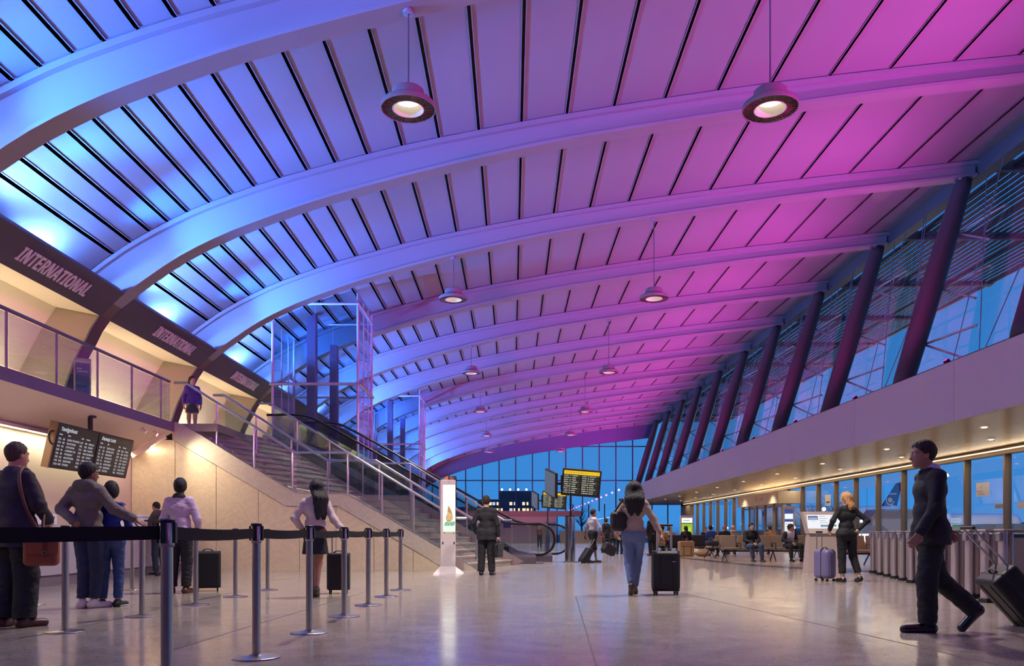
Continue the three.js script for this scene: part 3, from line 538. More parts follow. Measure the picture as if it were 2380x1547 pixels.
// ---------- glass lift towers ----------
function liftTower(D, label) {
  const W = 3.0, DP = 2.75, x1 = -5.42, x0 = x1 - W, t = thing('lift_tower', label, 'lift shaft', V(0, 0, -D), 0, 'glass lift towers');
  const fr = mat(0xb9b6c8, 0.35, 0.5), blue = mat(0x5d5d86, 0.5), levels = [0.1, 3.55, 6.2, 9.02], topG = 9.36;
  for (const x of [x0, x1]) for (const d of [0, DP]) mesh('corner_post', [rod(V(x, 0, -d), V(x, topG + (d ? 0 : 0.03), -d), 0.045)], fr, t);
  for (const d of [DP * 0.4, DP * 0.72]) for (const x of [x0, x1]) mesh('side_post', [rod(V(x, 0, -d), V(x, topG, -d), 0.022)], fr, t);
  for (const y of levels.slice(1)) { mesh('ring_beam', [rod(V(x0 - 0.1, y, 0.05), V(x1 + 0.05, y, 0.05), 0.05)], fr, t); mesh('ring_beam', [rod(V(x1 + 0.05, y, 0.05), V(x1 + 0.05, y, -DP - 0.05), 0.05)], fr, t); mesh('ring_beam', [rod(V(x0, y, -DP), V(x1, y, -DP), 0.035)], fr, t); mesh('ring_beam', [rod(V(x0, y, 0), V(x0, y, -DP), 0.035)], fr, t); }
  for (let y = 4.2; y < 9; y += 0.72) mesh('side_rail', [rod(V(x1, y, -0.03), V(x1, y, -DP), 0.016, 0.016, 6)], fr, t);
  const lv = [...levels, topG];
  for (let i = 1; i < lv.length; i++) {
    const a = lv[i - 1] + 0.02, b = lv[i] - 0.02; if (a > 9) { }
    for (const [p, q] of [[x0, x0 + W * 0.5], [x0 + W * 0.5, x1]]) { mesh('glass_pane', [span(p + 0.015, q - 0.015, a, b, -0.006, 0.006)], railGlass, t); mesh('glass_pane', [span(p + 0.015, q - 0.015, a, b, -DP - 0.006, -DP + 0.006)], railGlass, t); }
    for (const x of [x0, x1]) for (const [p, q] of [[0, 0.4], [0.4, 0.72], [0.72, 1]]) mesh('glass_pane', [span(x - 0.006, x + 0.006, a, b, -p * DP - 0.02, -q * DP + 0.02)], railGlass, t);
  }
  mesh('guide_column', [rbox(0.32, 9.3, 0.34, -7.33 + 0.0, 4.65, -1.2, 0.01, 1)], blue, t);
  mesh('guide_column', [rbox(0.28, 8.0, 0.3, -6.68, 4.0, -1.9, 0.01, 1)], blue, t);
  return t;
}
liftTower(28, 'tall clear glass lift tower nearest the stairs'); liftTower(46.7, 'smaller looking glass lift tower farther down the hall');

// ---------- counter ----------
{
  const t = thing('service_counter', 'long pale lilac service counter under the hanging departure board', 'counter', V(0, 0, 0));
  const body = mat(0xa79ca6, 0.5), x = -8.25; const pw = 1.9;
  for (let D = 5.2; D < 20.2; D += pw) mesh('front_panel', [span(x - 0.06, x, 0.2, 1.04, -D - 0.005, -Math.min(20.25, D + pw - 0.005))], body, t);
  mesh('plinth', [span(x - 0.7, x - 0.03, 0, 0.2, -5.2, -20.25)], mat(0x6f646c, 0.6), t);
  mesh('core', [span(x - 0.75, x - 0.06, 0.2, 1.03, -5.2, -20.22)], body, t);
  mesh('worktop', [rbox(0.85, 0.05, 15.1, x - 0.38, 1.065, -12.72, 0.012, 1)], mat(0xb0a6aa, 0.4), t);
  mesh('end_panel', [span(x - 0.78, x + 0.02, 0, 1.09, -20.26, -20.32)], body, t);
  // raised transaction boxes
  for (const [D, l] of [[13.3, 0.75], [17.4, 0.7]]) { }
}
function printer(pos, label, k = 1) {
  const t = thing('ticket_printer', label, 'printer', pos, 0, 'white machines on the counter');
  mesh('body', [rbox(0.5, 0.2, 0.62, 0, 0.1, 0, 0.03, 2)], mat(0xd8d4da, 0.4), t);
  mesh('lid', [rbox(0.42, 0.07, 0.5, -0.02, 0.225, 0, 0.03, 2).rotateZ(0.12)], mat(0xe6e4e8, 0.35), t);
  mesh('slot', [box(0.02, 0.03, 0.4, 0.25, 0.14, 0)], blackish, t);
  return t;
}
printer(V(-8.36, 1.09, -13.9), 'white ticket printer on the counter behind the man with the satchel');
printer(V(-8.36, 1.09, -17.75), 'white ticket printer on the counter beside the man with the backpack');
{
  const t = thing('counter_screen_box', 'grey lilac box standing on the counter beside the satchel man', 'box', V(-8.4, 1.09, -13.05)); mesh('shell', [rbox(0.5, 0.24, 0.6, 0, 0.12, 0, 0.02, 1)], mat(0xaaa0ac, 0.5), t); mesh('lid', [rbox(0.46, 0.03, 0.56, 0, 0.255, 0, 0.01, 1)], mat(0xc9c3cc, 0.4), t);
}
// ---------- hanging departure board ----------
{
  const t = thing('departure_board', 'black two-panel departure board hanging over the counter on a black pole', 'board', V(-8.88, 3.13, -17.05));
  const draw = (title, sub, rows) => canvas(768, 460, (c, w, h) => {
    c.fillStyle = '#15141c'; c.fillRect(0, 0, w, h); c.fillStyle = '#eef4ff'; c.font = 'bold italic 58px sans-serif'; c.fillText(title, 40, 66);
    c.font = 'bold 24px sans-serif'; c.fillText(sub[0], 30, 112); c.fillText(sub[1], 190, 112); c.fillText(sub[2], 450, 112); c.fillText(sub[3], 550, 112);
    c.strokeStyle = '#4a4a58'; c.lineWidth = 2; c.beginPath(); c.moveTo(24, 124); c.lineTo(w - 24, 124); c.stroke();
    c.font = 'bold 30px sans-serif'; c.fillStyle = '#d8dae4';
    rows.forEach((r, i) => { const y = 162 + i * 39; c.fillStyle = i % 2 ? '#1c1a24' : '#191822'; c.fillRect(22, y - 28, w - 44, 35); c.fillStyle = '#d6d8e2'; c.fillText(r[0], 28, y); c.fillText(r[1], 110, y); c.fillText(r[2], 190, y, 235); c.fillText(r[3], 440, y); c.fillText(r[4], 535, y); c.fillText(r[5], 612, y, 140); });
  });
  const A = [['PHL', 'AB', 'SEAIN TOYOGOR', 'LHR', '940', 'ROOLAI'], ['CDC', 'OB', 'TALOTTOON', 'PEX', 'SER', 'TOONT'], ['HLA', 'BK', 'COYTSDOM', 'FOS', 'ROB', 'TOORTL'], ['DHS', 'BI', 'A MAMAA 136', 'AHE', 'OHO', 'ROOMO B'], ['TRA', 'AB', 'POYIQONT', 'ALO', 'EAI', 'BTOOT'], ['THE', 'OA', 'AELSTSYMHK', 'TOR', 'OHO', 'LOOMTTL'], ['TVO', 'BYE', 'ZORIYONK', 'OYO', 'ROR', 'LOTOB'], ['CON', 'ORE', 'IPVORO', 'DHL', 'SOR', 'ATTON']];
  const B = [['LON', 'BY', 'TMOR DHOK', 'COR', 'BAL', 'TYKOI'], ['EI', 'OE', 'SOTROLOTO', 'OHL', 'SAE', 'OOTOE'], ['ETL', 'DE', 'ROOOOYE', 'DCO', 'EAL', 'AROOO'], ['TOL', 'OI', 'FOLOOOTE', 'POL', 'TYE', 'EHLOTL'], ['YPO', 'SE', 'YO TOOOT', 'EIR', 'JOO', 'TOLOY'], ['COR', 'OIL', 'DOEYTOOM', 'TOC', 'SYE', 'EYOOT'], ['OIL', 'AYO', 'TAOOOOM', 'EHL', 'OHO', 'DYTOT'], ['OOL', 'ERE', 'TOOTOE', 'ROL', 'PVYE', 'ETOOT']];
  const tex = [draw('Tonlgolous', ['Dows', 'Sbut', 'Cabr', 'Cosoot'], A), draw('Duoop Lots', ['Tows', 'Ots', 'Oye', 'Ootoot'], B)];
  const frame = new THREE.Group(); frame.name = 'panel_pair';
  const len = 1.54, H = 0.91;
  for (let k = 0; k < 2; k++) {
    const m = mesh('screen_panel', [rbox(0.12, H, len - 0.012, 0, -H / 2, 0.775 - k * 1.55, 0.012, 1)], blackish, t); m.rotation.z = -0.22;
    const f = mesh('screen', [new THREE.PlaneGeometry(len - 0.08, H - 0.06).rotateY(Math.PI / 2).translate(0.0625, -H / 2, 0.775 - k * 1.55)], glow(0xffffff, 0.75, tex[k]), m);
  }
  mesh('side_cover', [rbox(0.15, H + 0.01, 0.05, -0.01, -H / 2, 1.57, 0.01, 1)], mat(0x8a6f55, 0.4, 0.5), t).rotation.z = -0.22;
  mesh('pole', [rod(V(-0.1, -0.2, 0.1), V(-0.1, 0.34, 0.1), 0.05)], blackish, t); mesh('ceiling_flange', [new THREE.CylinderGeometry(0.12, 0.12, 0.03, 20).translate(-0.1, 0.3, 0.1)], blackish, t);
  mesh('side_handle', [new THREE.TorusGeometry(0.13, 0.018, 8, 16, Math.PI).rotateY(Math.PI / 2).rotateX(-Math.PI / 2 * -1).translate(-0.03, -0.32, 1.6)], blackish, t);
}
{ // upright notice on the gallery
  const t = thing('gallery_notice', 'small blue grey notice stand behind the glass of the left gallery', 'sign', V(-9.55, MEZZ, -17.7), 0.5);
  mesh('body', [rbox(0.34, 1.05, 0.1, 0, 0.53, 0, 0.01, 1)], mat(0xcabfae, 0.5), t);
  mesh('poster', [new THREE.PlaneGeometry(0.28, 0.8).translate(0, 0.55, 0.052)], new THREE.MeshStandardMaterial({ roughness: 0.5, map: canvas(128, 360, (c) => { c.fillStyle = '#59637e'; c.fillRect(0, 0, 128, 360); c.fillStyle = '#e9ecf2'; c.font = 'bold 22px sans-serif'; c.fillText('BCN', 12, 66); c.fillText('CAMIAFASA', 12, 92, 104); c.fillStyle = '#39425a'; c.fillRect(14, 220, 90, 26); }) }), t);
}
// ---------- far end wall ----------
{
  const w = structure('wall_end'), z = DEND;
  const beige = mat(0xd0b8a8, 0.7);
  mesh('lower_wall', [span(-13, 4.6, 0, 3.3, -z - 0.1, -z + 0.1)], beige, w); mesh('wall_cap', [span(-13, 7.2, 2.75, 3.32, -z - 0.15, -z + 0.2)], mat(0xa88878, 0.7), w);
  mesh('gallery_end', [prism([[-12.4, MEZZ], [-9.2, MEZZ], [-9.0, 7.2], [-11, 7.0]], z - 0.1, z + 0.1)], mat(0x8a7a88, 0.7), w);
  const bandMat = mat(0x4a4568, 0.5);
  mesh('arch_band', [strip((x) => botY(x) + 0.1, (x) => botY(x) - 1.3, -9.3, 14.7, 40, z - 0.5, z - 0.2)], bandMat, w);
  mesh('arch_fascia', [strip((x) => topY(x) + 0.05, (x) => botY(x) + 0.06, -9.6, 14.7, 40, z - 1.0, z - 0.4)], ribPaint, w);
  const fin = mat(0x3a3850, 0.5), k0 = (1043.5 - VPX) * z / F, pit = 38.8 * z / F;
  const win = structure('window_3'), frame = mat(0x232540, 0.5, 0.3);
  const rightX = (y) => 12.3 + (y - FTOP) * 0.305;
  for (let k = -4; k <= 13; k++) { const x = k0 + k * pit; if (x < -9.2 || x > 14.3) continue; const y1 = botY(x) - 0.3, y0 = x > 12.2 ? FTOP + Math.max(0, (x - 12.3) / 0.305) : 3.3; if (y1 - y0 < 0.5) continue; mesh('mullion', [span(x - 0.055, x + 0.055, y0, y1, -z - 0.12, -z + 0.02)], frame, win); mesh('reveal', [span(x - 0.03, x + 0.03, botY(x) + 0.05, topY(x) + 0.02, -z + 1.0, -z + 1.25)], fin, win);
    const xn = Math.min(x + pit, 14.2); const levels = [3.32, 6.5, 10.05, 13];
    for (let j = 0; j < 3; j++) { const a = levels[j] + 0.04, b = Math.min(levels[j + 1] - 0.04, Math.min(botY(x), botY(xn)) - 0.4); if (b - a > 0.3 && !(x > 12.2 && a < FTOP)) mesh('pane', [span(x + 0.06, xn - 0.06, a, b, -z - 0.06, -z - 0.045)], paneGlass, win); } }
  for (const y of [6.5, 10.05]) { const xa = y < 8 ? -9.2 : -0.6, xb = Math.min(14.2, rightX(y) + 0.6); mesh('transom', [span(xa, xb, y - 0.05, y + 0.05, -z - 0.1, -z + 0.0)], frame, win); }
  // ground-level glazing right of the wall
  for (let k = 0; k < 8; k++) { const x = 4.7 + k * 1.65; mesh('mullion', [span(x - 0.05, x + 0.05, 0, 4.05, -z - 0.1, -z + 0.05)], frame, win); if (k < 7) mesh('pane', [span(x + 0.06, x + 1.59, 0.1, 2.7, -z - 0.03, -z - 0.015)], paneGlass, win); }
  mesh('back_counter', [span(4.9, 9.5, 0, 1.25, -z + 1.2, -z + 1.9)], mat(0x8f8272, 0.6), w);
  // posters and notices on the end wall
  const poster = (x, y, ww, h, c, label) => tag(mesh('wall_poster', [box(ww, h, 0.04, x, y, -z + 0.14)], mat(c, 0.5)), label, 'poster', 'posters on the far end wall');
  poster(-0.5, 2.05, 0.75, 0.95, 0x2c4a90, 'dark blue poster on the beige far wall'); poster(4.1, 1.9, 0.9, 0.5, 0x7aa7d8, 'light blue notice on the beige far wall'); poster(3.0, 1.85, 0.5, 0.4, 0xd8d8e0, 'white notice on the beige far wall beside the blue one');
  // wall behind the camera
  const b = structure('wall_back'); mesh('back_panel', [span(-13, 19.5, 0, 14, -DB + 0.1, -DB + 0.4)], mat(0x9c948e, 0.8), b);
  const r = structure('wall_right'); mesh('corner_pier', [span(WX - 0.3, WX + 0.3, 0, SOF, -DB, 9.4), span(WX - 0.2, WX + 0.2, 0, SOF, -mullD(20), -DEND)], mat(0x8d7c66, 0.6), r);
}
// ---------- entrance porch in the window wall ----------
{
  const t = thing('entrance_porch', 'cream entrance porch with sliding glass doors in the window wall', 'entrance', V(16.3, 0, -53.2));
  const cream = mat(0xe8d9c0, 0.55), fr = mat(0x9b8c78, 0.45, 0.4);
  mesh('canopy_box', [rbox(1.5, 0.75, 8.6, 0.75, 3.2, 0, 0.02, 1)], cream, t);
  mesh('cheek', [prism([[0, 2.82], [1.5, 2.82], [1.5, 3.57], [0, 3.57]], -4.4, -4.3)], mat(0xcdbda4, 0.6), t);
  for (const z of [-4.2, -2.6, -0.9, 0.9, 2.6, 4.2]) mesh('door_post', [rbox(0.14, 2.83, 0.14, 0.35, 1.415, z, 0.01, 1)], fr, t);
  for (const z of [-3.4, -1.75, 0, 1.75, 3.4]) { mesh('door_leaf', [box(0.02, 2.6, 1.5, 0.36, 1.35, z)], paneGlass, t); mesh('door_rail', [box(0.06, 0.1, 1.5, 0.36, 2.66, z)], fr, t); mesh('door_rail', [box(0.06, 0.12, 1.5, 0.36, 0.07, z)], fr, t); }
  mesh('sign_text', [new THREE.PlaneGeometry(2.6, 0.45).rotateY(-Math.PI / 2).translate(-0.006, 3.2, 0.8)], new THREE.MeshStandardMaterial({ roughness: 0.6, map: canvas(512, 90, (c) => { c.fillStyle = '#e8d9c0'; c.fillRect(0, 0, 512, 90); c.fillStyle = '#c9c6c8'; c.font = 'bold 54px sans-serif'; c.fillText('Robin', 150, 66); c.fillStyle = '#c04a3c'; c.fillRect(330, 22, 26, 46); c.fillStyle = '#2c3350'; c.fillRect(96, 10, 20, 60); }) }), t);
}
// ---------- outside ----------
{
  const g = structure('ground_outside');
  mesh('apron', [span(-400, 500, -0.6, -0.35, 80, -900)], mat(0x3a4048, 0.8), g);
  const hill = thing('wooded_hill', 'low dark wooded hill on the horizon outside the right windows', 'hill', V(0, 0, 0));
  const hp = []; for (let i = 0; i <= 40; i++) hp.push([120 + i * 12, 2 + 9 * Math.sin(i / 40 * Math.PI) * (0.7 + 0.3 * noise3(i * 0.3, 2, 1))]); mesh('ridge', [prism([[120, -0.4], ...hp, [600, -0.4]], 480, 500)], mat(0x2b3a4a, 0.9), hill);
  // lit office building beyond the end wall
  const b = thing('office_block', 'low office block with lit windows beyond the glass end wall', 'building', V(0, 0, -330));
  const w0 = (1110 - VPX) * 330 / F, w1 = (1245 - VPX) * 330 / F;
  mesh('wall', [span(w0, w1, 0, 15.2, -12, 0), span(w0 - 9, w0 + 4, 0, 12, -10, 1)], mat(0x39455c, 0.8), b); mesh('roof', [span(w0 + 9, w1 - 1, 15.2, 18.8, -10, -2)], mat(0x2e3a52, 0.8), b);
  const lit = glow(0xffe6b8, 1.2), lit2 = glow(0xdfe8ff, 0.8);
  for (let f = 0; f < 4; f++) for (let k = 0; k < 13; k++) { if (rnd() < 0.2) continue; const x = w0 + 0.8 + k * (w1 - w0 - 1) / 13; mesh('window', [span(x, x + 0.7 + rnd() * 0.8, 5 + f * 2.6, 6.3 + f * 2.6, 0, 0.1)], rnd() < 0.7 ? lit : lit2, b); }
  for (let k = 0; k < 5; k++) mesh('roof_lamp', [new THREE.SphereGeometry(0.45, 10, 8).translate(w1 - 14 + k * 3.4, 19.4 - (k > 3 ? 3 : 0), -2)], glow(0xfff4dc, 4), b);
  // bare trees
  const tree = (x, z, h, label) => { const t = thing('bare_tree', label, 'tree', V(x, -0.35, z), rnd() * 6, 'bare trees outside'); const tm = mat(0x1d2c3c, 0.9); mesh('trunk', [rod(V(0, 0, 0), V(0, h * 0.5, 0), h * 0.03, h * 0.018, 8)], tm, t); const br = []; for (let i = 0; i < 46; i++) { const a = rnd() * 6.28, y = h * (0.3 + rnd() * 0.4), l = h * (0.18 + rnd() * 0.24); br.push(rod(V(0, y, 0), V(Math.cos(a) * l, y + l * (0.7 + rnd() * 0.5), Math.sin(a) * l), h * 0.008, h * 0.002, 5)); } mesh('branches', br, tm, t).userData.kind = 'stuff'; };
  tree((1352 - VPX) * 200 / F, -200, 9, 'bare tree outside the glass end wall beside the near monitor pole'); tree((1105 - VPX) * 240 / F, -240, 9, 'bare tree outside the end wall left of the lit office block'); tree((1255 - VPX) * 240 / F, -240, 8, 'bare tree outside the end wall right of the lit office block');
  tree((1935 - VPX) * 95 / F, -95, 6.2, 'bare tree outside the windows behind the ticket kiosk'); tree((1880 - VPX) * 100 / F, -100, 5.5, 'bare tree outside the windows left of the ticket kiosk');
  // orange-lit canopy outside, low left of the end wall
  const c = thing('lit_canopy', 'small warm lit canopy outside at the lower left of the end wall', 'canopy', V((1022 - VPX) * 130 / F, 0, -130)); mesh('roof_slab', [hull([V(-1.6, 10.8, 1), V(2.4, 9.6, 1), V(2.4, 9.6, -3), V(-1.6, 10.8, -3)], [V(-1.6, 11.2, 1), V(2.4, 10.1, 1), V(2.4, 10.1, -3), V(-1.6, 11.2, -3)])], mat(0xb07850, 0.7), c); mesh('pier', [span(0.8, 2.6, -0.3, 10.4, -2.6, -0.6)], mat(0xa06a4c, 0.8), c); mesh('lamp', [new THREE.SphereGeometry(0.22, 12, 8).translate(-1.2, 10.5, 1.2)], glow(0xffc070, 8), c);
  const pl = new THREE.PointLight(new THREE.Color(1, 0.6, 0.28), 60); pl.name = 'canopy_lamp'; pl.position.set(-0.6, 9.6, 1.6); c.add(pl);
  // street lamp
  const sl = thing('street_lamp', 'bright street lamp on a dark pole outside the right windows', 'street lamp', V((2197 - VPX) * 90 / F, -0.35, -90)); mesh('pole', [rod(V(0, 0, 0), V(0, 7.85, 0), 0.13, 0.09)], blackish, sl); mesh('head', [rbox(0.9, 0.14, 0.35, 0, 8.0, 0, 0.05, 2)], blackish, sl); mesh('bulb', [new THREE.SphereGeometry(0.3, 14, 10).scale(1.2, 0.7, 1).translate(0, 7.9, 0.05)], glow(0xfff0cc, 14), sl);
  const spl = new THREE.PointLight(new THREE.Color(1, 0.9, 0.75), 500); spl.name = 'street_lamp_light'; spl.position.set(0, 7.6, 0.3); sl.add(spl);
  // aeroplane with dark tail
  const p = thing('aeroplane', 'parked aeroplane with dark violet tail fin outside the windows', 'aeroplane', V((2070 - VPX) * 150 / F, 0, -150));
  const white = mat(0xdfe3ea, 0.45);
  mesh('fuselage', [new THREE.CapsuleGeometry(2.0, 24, 8, 20).rotateZ(Math.PI / 2).translate(-12, 4.2, 0)], white, p); mesh('tail_cone', [new THREE.CylinderGeometry(0.4, 2.0, 6, 20).rotateZ(-Math.PI / 2).translate(3, 4.5, 0)], white, p);
  const fin = [[-2.2, 5.6], [-1.2, 7.0], [1.0, 10.4], [2.2, 10.8], [1.1, 6.0], [0.9, 5.5]], finTex = canvas(256, 256, (x) => { x.fillStyle = '#31245c'; x.fillRect(0, 0, 256, 256); x.fillStyle = '#5a3f86'; x.beginPath(); x.moveTo(0, 256); x.lineTo(120, 150); x.lineTo(160, 256); x.fill(); x.fillStyle = '#dcd6e6'; x.font = 'bold 22px sans-serif'; x.fillText('MAURIVERSARIS', 60, 120, 130); x.strokeStyle = '#e8d6b4'; x.lineWidth = 7; x.beginPath(); x.arc(120, 172, 40, 0.1, 3.6); x.stroke(); x.fillStyle = '#e2c79a'; x.beginPath(); x.ellipse(120, 168, 24, 20, 0.4, 0, 7); x.fill(); x.fillStyle = '#c79a5c'; for (let i = 0; i < 7; i++) { x.beginPath(); x.ellipse(104 + i * 5.5, 160 + (i % 3) * 9, 6, 5, i, 0, 7); x.fill(); } });
  const fg = prism(fin, -0.12, 0.12), pos = fg.attributes.position, uv = fg.attributes.uv; for (let i = 0; i < pos.count; i++) uv.setXY(i, (pos.getX(i) + 2.2) / 4.4, (pos.getY(i) - 5.5) / 5.3);
  mesh('tail_fin', [fg], new THREE.MeshStandardMaterial({ map: finTex, roughness: 0.5 }), p);
  mesh('landing_gear', [rod(V(-8, 2.4, 0), V(-8, -0.3, 0), 0.3), rod(V(-20, 2.4, 0), V(-20, -0.3, 0), 0.25)], blackish, p); mesh('tailplane', [hull([V(1.2, 5.0, 3.2), V(2.4, 5.0, 3.2), V(2.2, 5.0, -3.2), V(1, 5.0, -3.2)], [V(1.2, 5.15, 3.2), V(2.4, 5.15, 3.2), V(2.2, 5.15, -3.2), V(1, 5.15, -3.2)])], white, p);
  const jet = (px, D, s, label) => { const t = thing('aeroplane', label, 'aeroplane', V((px - VPX) * D / F, 0, -D)); mesh('fuselage', [new THREE.CapsuleGeometry(1.9 * s, 20 * s, 8, 18).rotateZ(Math.PI / 2).translate(0, 3.4 * s, 0)], white, t); mesh('landing_gear', [rod(V(0, 2 * s, 0), V(0, -0.34, 0), 0.3)], blackish, t); mesh('engine', [new THREE.CapsuleGeometry(0.8 * s, 1.6 * s, 6, 14).rotateZ(Math.PI / 2).translate(-3 * s, 1.6 * s, 3 * s)], mat(0x9aa2b0, 0.4, 0.4), t); mesh('wing', [hull([V(-4 * s, 2.6 * s, 1), V(1 * s, 2.6 * s, 1), V(5 * s, 2.9 * s, 14 * s), V(3 * s, 2.9 * s, 14 * s)], [V(-4 * s, 2.9 * s, 1), V(1 * s, 2.9 * s, 1), V(5 * s, 3.05 * s, 14 * s), V(3 * s, 3.05 * s, 14 * s)])], white, t); };
  jet(2235, 130, 0.8, 'white aeroplane body outside the windows right of the lamp pole');
  const car = (px, D, col, label) => { const t = thing('parked_vehicle', label, 'vehicle', V((px - VPX) * D / F, -0.35, -D)); mesh('body', [rbox(4.4, 0.95, 1.9, 0, 0.85, 0, 0.2, 3)], mat(col, 0.35, 0.2), t); mesh('cabin', [hull([V(-1.7, 1.3, -0.85), V(1.6, 1.3, -0.85), V(1.6, 1.3, 0.85), V(-1.7, 1.3, 0.85)], [V(-1.3, 2.05, -0.7), V(0.8, 2.05, -0.7), V(0.8, 2.05, 0.7), V(-1.3, 2.05, 0.7)])], mat(0x26323e, 0.15), t); for (const x of [-1.35, 1.4]) mesh('wheel', [new THREE.CylinderGeometry(0.36, 0.36, 1.95, 16).rotateX(Math.PI / 2).translate(x, 0.36, 0)], blackish, t); };
  car(2318, 62, 0xdfe5ec, 'white van parked outside the rightmost windows'); car(2372, 60, 0xe8ecf0, 'white car parked outside at the right edge'); car(2262, 66, 0x4c5a68, 'dark grey car parked outside the windows behind the gates'); car(2025, 75, 0xc9d0d8, 'silver car parked outside the windows behind the blonde woman'); car(1985, 80, 0xaab4c0, 'pale grey car parked outside the windows left of the gates');
  const shed = thing('service_shed', 'low grey service shed outside the windows left of the tail fin', 'shed', V((2085 - VPX) * 110 / F, -0.35, -110)); mesh('wall', [span(-3.4, 3.6, 0, 3.4, -3, 0)], mat(0x77808a, 0.8), shed); mesh('roof', [prism([[-3.8, 3.4], [4.0, 3.4], [3.2, 4.7], [-2.8, 4.7]], -0.3, 3.3)], mat(0x59626c, 0.8), shed);
  const dots = [[1880, 60, 2.2], [1915, 55, 3.0], [2002, 70, 2.4], [2012, 90, 1.6], [1845, 64, 1.8], [1725, 90, 2.4], [1690, 95, 2.0], [1655, 100, 2.2], [1620, 110, 2.0], [1868, 80, 4.0]];
  dots.forEach(([px, D, h], i) => { const t = thing('yard_lamp', 'small distant yard lamp outside the window wall, ' + ordinal[i + 1] + ' in the cluster', 'lamp', V((px - VPX) * D / F, -0.35, -D), 0, 'distant yard lamps'); mesh('pole', [rod(V(0, 0, 0), V(0, h, 0), 0.04)], blackish, t); mesh('bulb', [new THREE.SphereGeometry(0.13, 10, 8).translate(0, h, 0)], glow(0xffe9c0, 6), t); });
}
// floodlights on the outer face of the building light the apron
for (let k = 0; k < 4; k++) { const p = V(19.32, 4.8, -(26 + k * 13)), t = thing('facade_floodlight', 'floodlight on the outer wall above the windows, out of sight, ' + ordinal[k + 1] + ' from the front', 'floodlight', p, 0, 'floodlights on the outer wall'); mesh('lamp_body', [rbox(0.24, 0.3, 0.4, 0, 0, 0, 0.03, 1)], blackish, t); mesh('lens', [box(0.01, 0.22, 0.34, 0.125, 0, 0)], glow(0xfff2dc, 3), t); const l = new THREE.SpotLight(new THREE.Color(1, 0.93, 0.82), 2600, 0, 0.9, 0.8); l.name = 'facade_beam'; l.position.set(0.16, 0, 0); l.target.position.set(26, -3, -30); t.add(l, l.target); }
// ---------- notices on the window panes ----------
{
  const note = (px, py, w, h, label, draw) => { const D = F * (WX + 0.02) / (px - VPX), p = at(px, py, D); const m = mesh('window_notice', [box(0.006, h, w)], new THREE.MeshStandardMaterial({ roughness: 0.6, map: canvas(192, 128, draw) })); m.position.set(WX + 0.02, p.y, p.z); tag(m, label, 'notice', 'notices on the window glass'); };
  const scr = (bg, ink) => (c) => { c.fillStyle = bg; c.fillRect(0, 0, 192, 128); c.strokeStyle = ink; c.lineWidth = 4; c.beginPath(); c.moveTo(60, 40); c.lineTo(72, 50); c.lineTo(92, 16); c.stroke(); c.fillStyle = ink; c.font = '24px sans-serif'; c.fillText('Slionics', 20, 90); c.fillText('Amvaltios', 20, 114); };
  note(2284, 1137, 0.86, 0.52, 'handwritten white notice taped to the right-hand window', scr('#dfe2ee', '#5a5f78')); note(2323, 1175, 0.6, 0.22, 'small white sticker low on the right-hand window', (c) => { c.fillStyle = '#dfe6ef'; c.fillRect(0, 0, 192, 128); c.fillStyle = '#8fb0d8'; c.fillRect(20, 30, 150, 80); }); note(2373, 1173, 0.4, 0.24, 'white sticker on the window at the right edge', (c) => { c.fillStyle = '#e6e8ee'; c.fillRect(0, 0, 192, 128); c.fillStyle = '#44506a'; c.font = '30px sans-serif'; c.fillText('2-14', 30, 110); });
  note(1924, 1162, 0.8, 0.62, 'white notice with a small sketch on the window above the kiosk', (c) => { c.fillStyle = '#e4e6ee'; c.fillRect(0, 0, 192, 128); c.fillStyle = '#4a4f66'; c.fillRect(50, 78, 110, 18); c.font = '30px sans-serif'; c.fillText('f (', 60, 50); });
}
// ---------- monitors on poles ----------
const fids = (hdr) => canvas(640, 420, (c, w, h) => {
  c.fillStyle = '#10100e'; c.fillRect(0, 0, w, h); c.fillStyle = '#f2c81e'; c.fillRect(8, 8, w - 16, 66); c.fillStyle = '#c79a12'; c.font = 'bold 30px sans-serif'; c.fillText(hdr, 30, 50); c.fillText('17', 572, 50);
  const W = ['DEPAR', 'ALOON', 'TIMEO', 'RANSOU', 'OTTAR', 'LINEAR', 'MIDAT', 'SOREN', 'KALOT', 'BERAN'];
  for (let r = 0; r < 9; r++) for (let s = 0; s < 2; s++) { const y = 106 + r * 37, x = 14 + s * 316; c.fillStyle = '#e6ead2'; c.font = 'bold 26px monospace'; c.fillText(W[(r * 3 + s) % 10], x, y); c.fillText(String(10 + (r * 7 + s * 3) % 80), x + 92, y); c.fillText(W[(r * 5 + s * 4 + 2) % 10] + (r % 3 ? '' : 'ES'), x + 134, y, 110); c.fillStyle = '#8f8a74'; c.fillRect(x + 236, y - 10, 58 - (r % 3) * 14, 4); }
});
